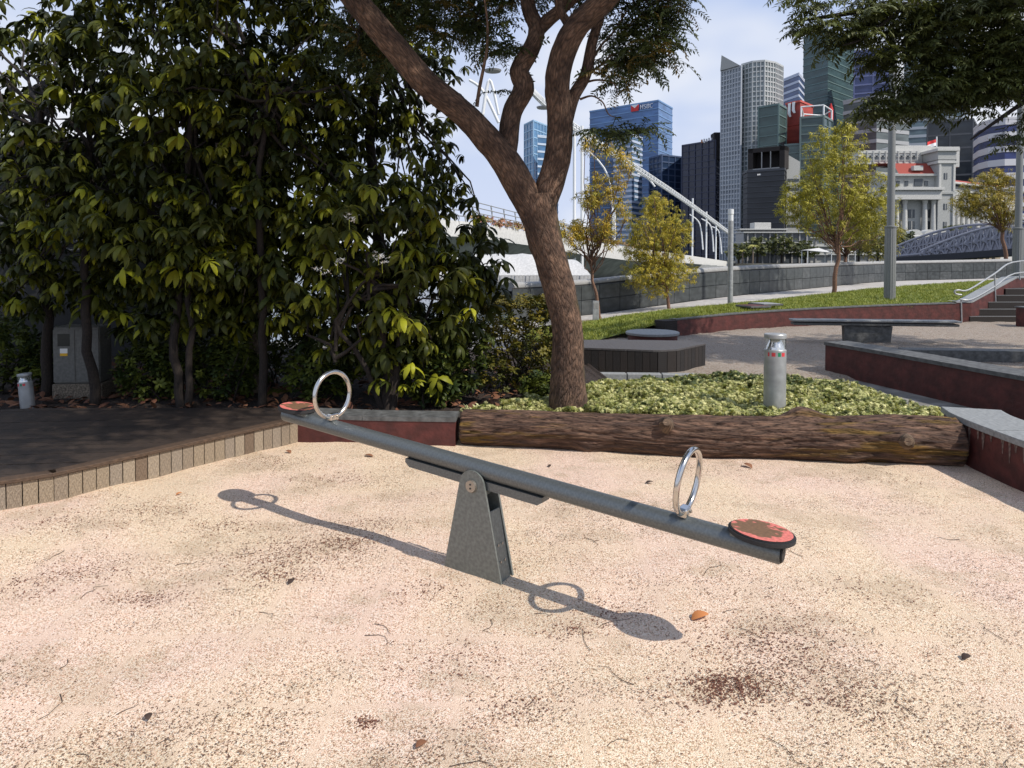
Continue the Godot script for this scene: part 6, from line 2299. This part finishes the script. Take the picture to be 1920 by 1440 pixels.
# ---------------------------------------------------------------- white bridge with leaning lattice pipe
func build_far_bridge() -> void:
	var t := thing("white_bridge", "pale concrete bridge with leaning lattice pipe and arched ribs over the river", "bridge")
	var st := [[Vector3(-8.907, 4.987, -58), 4.2], [Vector3(-4.301, 5.087, -70), 4.0], [Vector3(2.95, 4.891, -96), 5.0], [Vector3(11.789, 4.366, -118), 6.5], [Vector3(24.014, 3.5, -142), 7.5], [Vector3(45.52, 2.071, -185), 6.0], [Vector3(74.422, -0.354, -236), 4.5]]
	var n := st.size()
	var fas := []
	var und := []
	for i in n:
		var p: Vector3 = st[i][0]
		var a: Vector3 = st[maxi(i - 1, 0)][0]
		var b: Vector3 = st[mini(i + 1, n - 1)][0]
		var d := b - a
		d.y = 0
		d = d.normalized()
		var nn := d.cross(Vector3.UP)
		var hh: float = st[i][1]
		var f := hh / 5.0
		fas.append([p - nn * 8.0, p - nn * 0.3, p, p - Vector3(0, 1.9 * f, 0) + nn * 0.25])
		und.append([p - Vector3(0, 1.9 * f, 0) + nn * 0.2, p - Vector3(0, 2.4 * f, 0) - nn * 0.8 * f, p - Vector3(0, 3.4 * f, 0) - nn * 2.2 * f, p - Vector3(0, hh * 1.05, 0) - nn * 4.5 * f, p - Vector3(0, hh * 1.1, 0) - nn * 8.0])
	var s := Sh.new()
	s.sheet(fas, [], true)
	part("deck_fascia", s, M.stone_white, t)
	s = Sh.new()
	s.sheet(und, [], true)
	part("soffit", s, M.concrete, t)
	# slanting props under the far end
	for i in 5:
		var f := i / 4.0
		var a: Vector3 = (Vector3(55.246, -2.279, -204) as Vector3).lerp(Vector3(71.757, -3.354, -232), f)
		s = Sh.new()
		s.plate(PackedVector2Array([Vector2(-2.2, -3.4), Vector2(-0.6, -3.4), Vector2(2.4, 1.6), Vector2(-0.6, 1.6)]), -0.6, 0.6)
		part("prop", s, M.stone_grey, t, a + Vector3(0, -0.2, 1.5))
	# leaning lattice pipe
	var p0 := Vector3(1.986, 27.223, -104)
	var p1 := Vector3(10.836, 23.311, -118)
	var p2 := Vector3(75.074, 8.531, -236)
	var pipe := limb([p0, p1, (p1 + p2) * 0.5 + Vector3(0, 0.6, 0), p2], [0.5, 0.55, 0.6, 0.55], 14)
	var pts: Array = pipe[0]
	for k in 4:
		s = Sh.new()
		var ln := []
		for i in pts.size():
			var a := TAU * k / 4.0 + 0.6
			ln.append(pts[i] + Vector3(0, cos(a), sin(a)) * 0.6)
		s.tube(ln, taper(0.1, 0.17, ln.size()), 5, false)
		part("chord", s, M.white_steel, t)
	s = Sh.new()
	for i in 110:
		var u := i / 110.0 * (pts.size() - 1.001)
		var a: Vector3 = pts[int(u)].lerp(pts[int(u) + 1], u - int(u))
		var ring := []
		for j in 9:
			var an := TAU * j / 8.0
			ring.append(a + Vector3(0, cos(an), sin(an)) * 0.62)
		s.tube(ring, taper(0.075, 0.075, 9), 4, false)
	part("lattice_rings", s, M.white_steel, t)
	# mast under it
	for x in [0.0, 1.3]:
		s = Sh.new()
		s.tube([Vector3(10.614, 2.553, -118) + Vector3(x, -4, 0), Vector3(10.564, 23.671, -118) + Vector3(x, 0, 0)], [0.28, 0.25], 8)
		part("mast", s, M.white_steel, t)
	# arched ribs
	for r in [[Vector3(-3.366, 17.858, -80), Vector3(-2.567, 21.807, -80), Vector3(-1.53, 17.858, -80)], [Vector3(-1.626, 17.9, -85), Vector3(-3.573, 21.777, -85), Vector3(-5.194, 23.067, -85)], [Vector3(20.444, 4.335, -140), Vector3(19.32, 17.74, -140), Vector3(13.4, 24.364, -140)], [Vector3(33.915, 18.09, -165), Vector3(32.26, 19.982, -165), Vector3(29.724, 21.243, -165)], [Vector3(57.247, 3.562, -208), Vector3(56.233, 11.225, -208), Vector3(53.178, 14.095, -208)], [Vector3(63.356, 2.983, -218), Vector3(62.459, 10.85, -218), Vector3(59.427, 13.357, -218)], [Vector3(68.293, 2.338, -226), Vector3(67.368, 9.453, -226), Vector3(65.098, 11.187, -226)]]:
		s = Sh.new()
		var lm := limb(r, [0.22, 0.2, 0.16], 6)
		s.tube(lm[0], lm[1], 6)
		part("rib", s, M.white_steel, t)
	for r in [[1298, 372, 200.0], [1324, 397, 212.0], [1342, 415, 222.0], [1152, 390, 138.0]]:
		s = Sh.new()
		var b := Vector3((r[0] - 960) / 1300.0 * r[2], 0.5, -r[2])
		s.rod(b, Vector3(b.x, 1.65 + (480.0 - r[1]) / 1300.0 * r[2], b.z), 0.25)
		part("post", s, M.white_steel, t)
	# street lamp discs and railing
	for r in [[Vector3(-2.419, 24.958, -88), 1], [Vector3(4.588, 22.898, -100), 2]]:
		s = Sh.new()
		s.lathe([Vector2(0.0, -0.25), Vector2(1.0, -0.1), Vector2(1.1, 0.1), Vector2(0, 0.3)], 16, r[0])
		part("lamp_disc", s, M.coping, t)
	for k in 4:
		s = Sh.new()
		var ln := []
		for i in 4:
			ln.append(st[i][0] + Vector3(0, 0.5 + k * 0.55, 0))
		s.tube(ln, taper(0.06, 0.06, 4), 5)
		part("rail", s, M.alu, t)
	for i in 16:
		var u := i / 16.0 * 2.99
		var a: Vector3 = st[int(u)][0].lerp(st[int(u) + 1][0], u - int(u))
		s = Sh.new()
		s.rod(a, a + Vector3(-0.3, 2.3, 0), 0.09)
		part("rail_post", s, M.alu, t)
	var r2 := RandomNumberGenerator.new()
	r2.seed = 5
	# flowering creeper along the deck edge
	var fl := thing("flower_trough", "pinkish flowering creeper along the white bridge's edge", "plants")
	fl.set_meta("kind", "stuff")
	var cl := whorl_mesh(72, 7, 0.45, 0.2, 40, -40, 2)
	var xfs := []
	var cols := []
	for i in 420:
		var u := r2.randf_range(1.0, 4.2)
		var a: Vector3 = st[int(u)][0].lerp(st[int(u) + 1][0], u - int(u))
		xfs.append(Transform3D(random_turn(r2, 30, 0.7, 1.3), a + Vector3(0, r2.randf_range(0.1, 0.8), r2.randf_range(-0.6, 0.2))))
		cols.append(Color(0.42, 0.17, 0.13).lerp(Color(0.28, 0.25, 0.08), r2.randf()))
	copies("blossom", cl, M.leaf_matt, xfs, cols, fl)
	# white awning tent on the quay below
	var tn := thing("awning_tent", "white awning tent with scalloped edge below the white bridge", "tent", Vector3(0.4, -2.0, -26))
	var top := Sh.new()
	var rows := []
	for i in 9:
		var row := []
		var f := i / 8.0
		for j in 25:
			var g := j / 24.0
			var x := lerpf(-3.2, 2.35, g)
			var sag := 0.05 * absf(sin(g * PI * 6.0))
			row.append(Vector3(x - f * 0.5, lerpf(2.98, 3.75, sin(f * PI * 0.5)) - sag - 0.25 * maxf(0, g - 0.75) * 4 * f, 1.8 - f * 2.6))
		rows.append(row)
	top.sheet(rows, [], true)
	part("canopy", top, M.awning, tn)
	for j in 44:
		var x := lerpf(-3.2, 2.35, (j + 0.5) / 44.0)
		var v := Sh.new()
		v.plate(PackedVector2Array([Vector2(-0.06, 0), Vector2(0.06, 0), Vector2(0.06, -0.24), Vector2(0.03, -0.31), Vector2(0, -0.33), Vector2(-0.03, -0.31), Vector2(-0.06, -0.24)]), -0.01, 0.01)
		part("valance_scallop", v, M.awning, tn, Vector3(x, 2.98, 1.81 + 0.02 * sin(j * 1.7)))
	for x in [-3.0, -0.9, 0.45, 2.3]:
		var v := Sh.new()
		v.rod(Vector3(x, 0, 1.7), Vector3(x, 3.0, 1.7), 0.03)
		part("pole", v, M.alu, tn)
	var pn := Sh.new()
	pn.box(Vector3(0.2, 2.3, 0.4), Vector3(0.7, 1.0, 0.05))
	part("side_panel", pn, M.awning_orange, tn)
	pn = Sh.new()
	pn.box(Vector3(-1.6, 2.2, 0.2), Vector3(3.0, 1.0, 0.05))
	part("side_panel", pn, M.awning, tn)


# ---------------------------------------------------------------- old lattice bridge on the right
func build_old_bridge() -> void:
	var t := thing("lattice_bridge", "old grey lattice girder bridge with dark deck across the river", "bridge")
	var dl := Vector3(103.084, 1.375, -175)
	var d2 := Vector3(118.762, 3.72, -150)
	var n := 15
	for side in 2:
		var off := Vector3(-3, 0, -11) * side
		var top := []
		var bot := []
		for i in n + 1:
			var f := float(i) / n
			var b := dl.lerp(d2, f) + off
			bot.append(b)
			top.append(b + Vector3(0, 1.5 + 4.6 * sin(f * PI * 0.72), 0))
		var s := Sh.new()
		s.tube(top, taper(0.35, 0.35, n + 1), 6)
		part("top_chord", s, M.bridge_grey, t)
		s = Sh.new()
		s.tube(bot, taper(0.4, 0.4, n + 1), 6)
		part("bottom_chord", s, M.bridge_grey, t)
		for i in n:
			for m in [[top[i], bot[i]], [top[i], bot[i + 1]], [bot[i], top[i + 1]], [(top[i] + bot[i]) * 0.5, (top[i + 1] + bot[i + 1]) * 0.5]]:
				s = Sh.new()
				s.rod(m[0], m[1], 0.24, 5)
				part("lattice_bar", s, M.bridge_grey, t)
			s = Sh.new()
			var back := Vector3(0, 0, -0.25)
			s.quad(bot[i] + back, bot[i + 1] + back, top[i + 1].lerp(bot[i + 1], 0.12) + back, top[i].lerp(bot[i], 0.12) + back)
			part("web_plate", s, M.bridge_grey, t)
			if side == 0:
				s = Sh.new()
				var q: Vector3 = (top[i] + top[i + 1] + bot[i] + bot[i + 1]) * 0.25
				s.tube([q + Vector3(0, 0, -0.35), q + Vector3(0, 0, 0.35)], [0.75, 0.75], 10)
				part("lattice_boss", s, M.bridge_grey, t)
	var dk := Sh.new()
	var a := dl + Vector3(-2, 0, -6)
	var b := d2 + Vector3(-2, 0, -6)
	var dr := (b - a).normalized()
	dk.box((a + b) * 0.5 - Vector3(0, 1.0, 0), Vector3(a.distance_to(b) + 1, 1.5, 10), Basis(dr, Vector3.UP, dr.cross(Vector3.UP)).orthonormalized(), 0.05)
	part("deck", dk, M.bridge_dark, t)
	var pier := Sh.new()
	pier.box(Vector3(105.05, 0.574, -174) + Vector3(0, -1.2, -4), Vector3(7, 4.0, 8), Basis.IDENTITY, 0.1)
	part("pier", pier, M.bridge_dark, t)
	for i in 9:
		var s := Sh.new()
		var f := i / 8.0
		var p := (Vector3(110.457, 0.587, -172) as Vector3).lerp(Vector3(118.094, 0.624, -166), f)
		s.box(p + Vector3(0, -0.6, -3), Vector3(1.45, 2.8, 0.8), Basis.IDENTITY, 0.1)
		part("abutment_panel", s, M.bridge_cream, t)


# ---------------------------------------------------------------- far bank: planting, awnings, low buildings
func palm(label: String, at: Vector3, high: float, seed_: int) -> void:
	var r := RandomNumberGenerator.new()
	r.seed = seed_
	var t := thing("palm_tree", label, "palm", at, 0.0, "palms on the far bank")
	var s := Sh.new()
	s.tube([Vector3.ZERO, Vector3(0.1, high * 0.5, 0), Vector3(0, high, 0)], [0.3, 0.24, 0.2], 8)
	part("trunk", s, M.stem_pale, t)
	for i in 17:
		var f := Sh.new()
		f.tint = Color(0.16, 0.17, 0.03).lerp(Color(0.3, 0.27, 0.08), r.randf())
		var yaw := TAU * i / 17.0 + r.randf_range(-0.2, 0.2)
		add_leaf(f, Transform3D(Basis(Vector3.UP, yaw), Vector3(0, high, 0)), high * 0.42, 0.8, r.randf_range(20, 65), r.randf_range(-80, -30), 5, 0.5)
		part("frond", f, M.litter, t)


func build_far_shore() -> void:
	var lf := whorl_mesh(73, 8, 0.9, 0.45, 45, -45, 2)
	var k := 0
	for g in [[1385, 470, 232.0, 4.5, 3.0, "leafy dark tree on the far bank beside the bridge end"], [1420, 462, 238.0, 5.0, 3.6, "round dark tree on the far bank behind the palm"], [1465, 458, 240.0, 5.5, 4.0, "dark tree on the far bank before the dark grey block"], [1510, 468, 238.0, 4.5, 3.2, "low dark tree on the far bank left of the white awning"], [1610, 455, 238.0, 6.0, 4.5, "broad tree on the far bank behind the white awning"], [1645, 462, 236.0, 5.0, 4.0, "dark tree on the far bank left of the thick lamp post"], [1690, 455, 212.0, 4.5, 5.0, "conical dark tree beside the white gatehouses"], [1795, 432, 240.0, 6.0, 2.0, "low green tree before the columned side wing"]]:
		var d: float = g[2]
		var ct := Vector3((g[0] - 960) / 1300.0 * d, 1.65 + (480 - g[1]) / 1300.0 * d, -d)
		var t := thing("far_tree", g[5], "tree", Vector3(ct.x, -0.9, ct.z), 0.0, "trees on the far bank")
		var r := RandomNumberGenerator.new()
		r.seed = 900 + k
		var s := Sh.new()
		s.tube([Vector3.ZERO, Vector3(0.1, ct.y + 0.9, 0)], [0.35, 0.2], 6)
		part("trunk", s, M.stem, t)
		var xfs := []
		var cols := []
		for p in blob_points(r, Vector3(0, ct.y + 0.9, 0), Vector3(g[3], g[4], g[3] * 0.8), 170, 0.1, 0.2):
			xfs.append(Transform3D(random_turn(r, 30, 0.7, 1.2), p))
			var c := Color(0.03, 0.045, 0.015).lerp(Color(0.12, 0.13, 0.03), r.randf())
			cols.append(c)
		copies("foliage", lf, M.leaf_matt, xfs, cols, t)
		k += 1
	palm("palm with drooping yellowish fronds near the bridge end", Vector3(78.058, -0.9, -225), 5.6, 950)
	palm("smaller palm behind the slim white path light", Vector3(75.766, -0.9, -228), 4.2, 951)
	# low quay buildings
	for q in [[1395, 1520, 436.0, 244.0, "low glass-fronted quay building before the dark grey block"], [1520, 1700, 446.0, 246.0, "low pale quay building behind the red-stemmed trees"]]:
		var d: float = q[3]
		var x0: float = (q[0] - 960) / 1300.0 * d
		var x1: float = (q[1] - 960) / 1300.0 * d
		var h: float = 1.65 + (480 - q[2]) / 1300.0 * d + 0.9
		var t := thing("quay_building", q[4], "building", Vector3((x0 + x1) / 2, -0.9, -d - 5))
		var s := Sh.new()
		s.box(Vector3(0, h * 0.5, 0), Vector3(x1 - x0, h, 9), Basis.IDENTITY, 0.1)
		part("wall", s, M.window_far if q[0] < 1500 else M.stone_grey, t)
		for j in 3:
			s = Sh.new()
			s.box(Vector3(0, h * (j + 1) / 3.0, 0.3), Vector3(x1 - x0 + 1.0, 0.45, 10.5), Basis.IDENTITY, 0.1)
			part("floor_slab", s, M.stone_grey, t)
		for j in 9:
			s = Sh.new()
			s.box(Vector3(lerpf(x0, x1, (j + 0.5) / 9.0) - (x0 + x1) / 2, h * 0.5, 4.7), Vector3(0.5, h, 0.4))
			part("pier", s, M.coping, t)
	for q in [[1532, 466, "white peaked awning left of the tall young tree's stem"], [1576, 464, "white peaked awning right of the tall young tree's stem"]]:
		var d := 226.0
		var t := thing("quay_awning", q[2], "awning", Vector3((q[0] - 960) / 1300.0 * d, -0.9, -d), 0.0, "awnings on the far quay")
		var s := Sh.new()
		var top := Vector3(0.5, 5.2, 0)
		var c := [Vector3(-4.5, 4.4, 2.5), Vector3(4.0, 3.6, 2.5), Vector3(4.0, 3.6, -2.5), Vector3(-4.5, 4.4, -2.5)]
		for i in 4:
			s.tri(c[i], c[(i + 1) % 4], top)
		part("canopy", s, M.awning, t)
		for i in 4:
			s = Sh.new()
			s.rod(Vector3(c[i].x * 0.9, 0, c[i].z * 0.9), Vector3(c[i].x * 0.9, 4.2, c[i].z * 0.9), 0.12)
			part("pole", s, M.white_steel, t)
	var wb := thing("white_kiosk", "small white box-shaped roof structure before the dark grey block", "building", Vector3(93.715, -0.9, -262))
	var s2 := Sh.new()
	s2.box(Vector3(0, 12.936 + 0.9, 0), Vector3(6.2, 2.4, 5), Basis.IDENTITY, 0.1)
	part("roof_box", s2, M.stone_white, wb)
	s2 = Sh.new()
	s2.box(Vector3(0, (11.727 + 0.9) * 0.5, 0), Vector3(16, 11.727 + 0.9, 4.5), Basis.IDENTITY, 0.1)
	part("wall", s2, M.glass_dark, wb)
	s2 = Sh.new()
	s2.box(Vector3(0, 11.525 + 0.9, 0.3), Vector3(18, 0.6, 6.5), Basis.IDENTITY, 0.1)
	part("roof_slab", s2, M.stone_grey, wb)


# ---------------------------------------------------------------- leaves, seeds and twigs on the play surface
func build_litter() -> void:
	var r := RandomNumberGenerator.new()
	r.seed = 23
	var n1 := FastNoiseLite.new()
	n1.seed = 17
	n1.frequency = 0.9
	n1.fractal_octaves = 4
	var lt := thing("leaf_litter", "tiny brown leaflets and seeds scattered over the pebble surface", "litter")
	lt.set_meta("kind", "stuff")
	var meshes := [leaf_mesh(0.0085, 0.004, 12, -20, 2), leaf_mesh(0.0135, 0.0026, 15, -25, 2), leaf_mesh(0.006, 0.0042, 10, -10, 2)]
	var xfs := [[], [], []]
	var cols := [[], [], []]
	var count := 0
	var tries := 0
	while count < 30000 and tries < 700000:
		tries += 1
		var z := -1.35 - pow(r.randf(), 1.25) * 4.75
		var wide := 0.85 * -z + 0.3
		var x := r.randf_range(-wide, minf(wide, 3.5))
		if z < -4.3 and x < -3.0 + (-4.55 - z) * 0.743:
			continue
		if z < -5.8 - 0.0 * x and x < 3.5 and z < -5.95 + 0.167 * x + 0.15:
			continue
		var dens := clampf(n1.get_noise_2d(x, z * 1.5) * 2.8 + 0.1, 0.05, 1.0)
		if r.randf() > dens:
			continue
		count += 1
		var k := r.randi() % 3
		var b := random_turn(r, 12, 0.7, 1.35)
		xfs[k].append(Transform3D(b, Vector3(x, ground_y(x, z) + 0.003, z)))
		var c := Color(0.085, 0.036, 0.022).lerp(Color(0.21, 0.125, 0.075), pow(r.randf(), 1.5))
		cols[k].append(c)
	for k in 3:
		copies("flecks", meshes[k], M.litter, xfs[k], cols[k], lt)
	# thick clumps of fallen seeds
	var cx := [[Vector3(-1.183, 0, -3.756), 0.32, 700], [Vector3(0.795, 0, -2.574), 0.2, 520], [Vector3(-0.939, 0, -3.895), 0.16, 220], [Vector3(1.033, 0, -2.877), 0.3, 420], [Vector3(-1.752, 0, -3.259), 0.15, 160], [Vector3(-0.505, 0, -2.39), 0.05, 70], [Vector3(0.258, 0, -3.001), 0.14, 110], [Vector3(-1.862, 0, -5.46), 0.3, 200], [Vector3(-2.718, 0, -4.165), 0.35, 280], [Vector3(-2.269, 0, -4.428), 0.3, 260], [Vector3(-1.748, 0, -4.165), 0.25, 260], [Vector3(-1.336, 0, -5.067), 0.3, 240], [Vector3(-0.841, 0, -4.165), 0.25, 260], [Vector3(-2.228, 0, -3.534), 0.3, 300], [Vector3(-1.19, 0, -3.475), 0.22, 320], [Vector3(1.143, 0, -2.709), 0.25, 300], [Vector3(1.218, 0, -2.512), 0.2, 260], [Vector3(0.468, 0, -3.16), 0.2, 160], [Vector3(-0.367, 0, -3.364), 0.2, 130], [Vector3(-0.214, 0, -2.744), 0.25, 160], [Vector3(1.226, 0, -3.023), 0.3, 240], [Vector3(2.711, 0, -5.067), 0.4, 160], [Vector3(1.403, 0, -5.322), 0.4, 140], [Vector3(-2.41, 0, -3.364), 0.2, 160], [Vector3(0, 0, -2.482), 0.15, 110], [Vector3(1.702, 0, -3.31), 0.3, 160], [Vector3(0.835, 0, -2.607), 0.13, 380]]
	var xf2 := []
	var cl2 := []
	for g in cx:
		var ct: Vector3 = g[0]
		for i in int(g[2] * 1.5):
			var p := Vector3(ct.x + r.randfn() * g[1] * 0.6, 0, ct.z + r.randfn() * g[1] * 0.35)
			p.y = ground_y(p.x, p.z) + 0.003
			xf2.append(Transform3D(random_turn(r, 25, 0.8, 1.7), p))
			cl2.append(Color(0.09, 0.028, 0.02).lerp(Color(0.19, 0.08, 0.045), r.randf()))
	copies("seed_clumps", meshes[0], M.litter, xf2, cl2, lt)
	# single dry leaves
	var dl := leaf_mesh(0.085, 0.045, 55, -45, 5)
	var cols3 := {"orange": mat("dry_orange", lin(0.5, 0.19, 0.06), 0.8), "brown": mat("dry_brown", lin(0.2, 0.085, 0.04), 0.8), "dark": mat("dry_dark", lin(0.05, 0.03, 0.022), 0.8)}
	for q in [[Vector3(0.808, 0, -3.076), "orange", 1.25, 0.4, "curled orange dry leaf at the tip of the seat's shadow"], [Vector3(1.838, 0, -5.269), "brown", 1.2, 2.0, "folded brown dry leaf before the log"], [Vector3(-2.27, 0, -4.643), "orange", 0.6, 1.0, "small orange dry leaf near the deck's edge boards"], [Vector3(-1.123, 0, -5.575), "brown", 1.0, 3.0, "brown dry leaf before the low red wall"], [Vector3(-1.104, 0, -3.375), "dark", 0.7, 1.2, "dark curled leaf left of the seesaw's foot"], [Vector3(0.949, 0, -4.891), "dark", 0.8, 0.2, "dark forked leaf scrap between seesaw beam and log"], [Vector3(1.83, 0, -2.774), "dark", 0.7, 0.5, "dark leaf scrap far right of the orange leaf"], [Vector3(-0.286, 0, -2.285), "brown", 0.65, 4.0, "brown leaf scrap on the bare foreground"], [Vector3(-1.301, 0, -2.438), "dark", 0.6, 5.2, "dark bud on a short stalk in the foreground"], [Vector3(-1.826, 0, -5.68), "brown", 0.9, 2.4, "reddish dry leaf by the corner of deck and low wall"], [Vector3(0.289, 0, -5.322), "dark", 0.6, 1.4, "dark leaf scrap just above the seesaw beam"]]:
		var p: Vector3 = q[0]
		p.y = ground_y(p.x, p.z) + 0.006
		var o := part(numbered("dry_leaf"), dl, cols3[q[1]], self, p, Basis(Vector3.UP, q[3]).scaled(Vector3.ONE * q[2]))
		tag(o, q[4], "leaf", "dry leaves on the play surface")
	# thin twigs
	for i in 46:
		var z := -1.45 - r.randf() * 2.6
		var x := r.randf_range(-0.75 * -z, 0.75 * -z)
		var a := r.randf() * TAU
		var ln := r.randf_range(0.05, 0.2)
		var pts := []
		for j in 6:
			var f := j / 5.0
			var q := Vector2(x, z) + Vector2.from_angle(a + f * r.randf_range(0.3, 0.9)) * ln * f
			pts.append(Vector3(q.x, ground_y(q.x, q.y) + 0.004, q.y))
		var s := Sh.new()
		s.tube(pts, taper(0.0016, 0.0009, 6), 4, false)
		var o := part(numbered("twig"), s, cols3.dark, self)
		tag(o, "thin dark twig lying on the pale pebble surface", "twig", "twigs on the play surface")
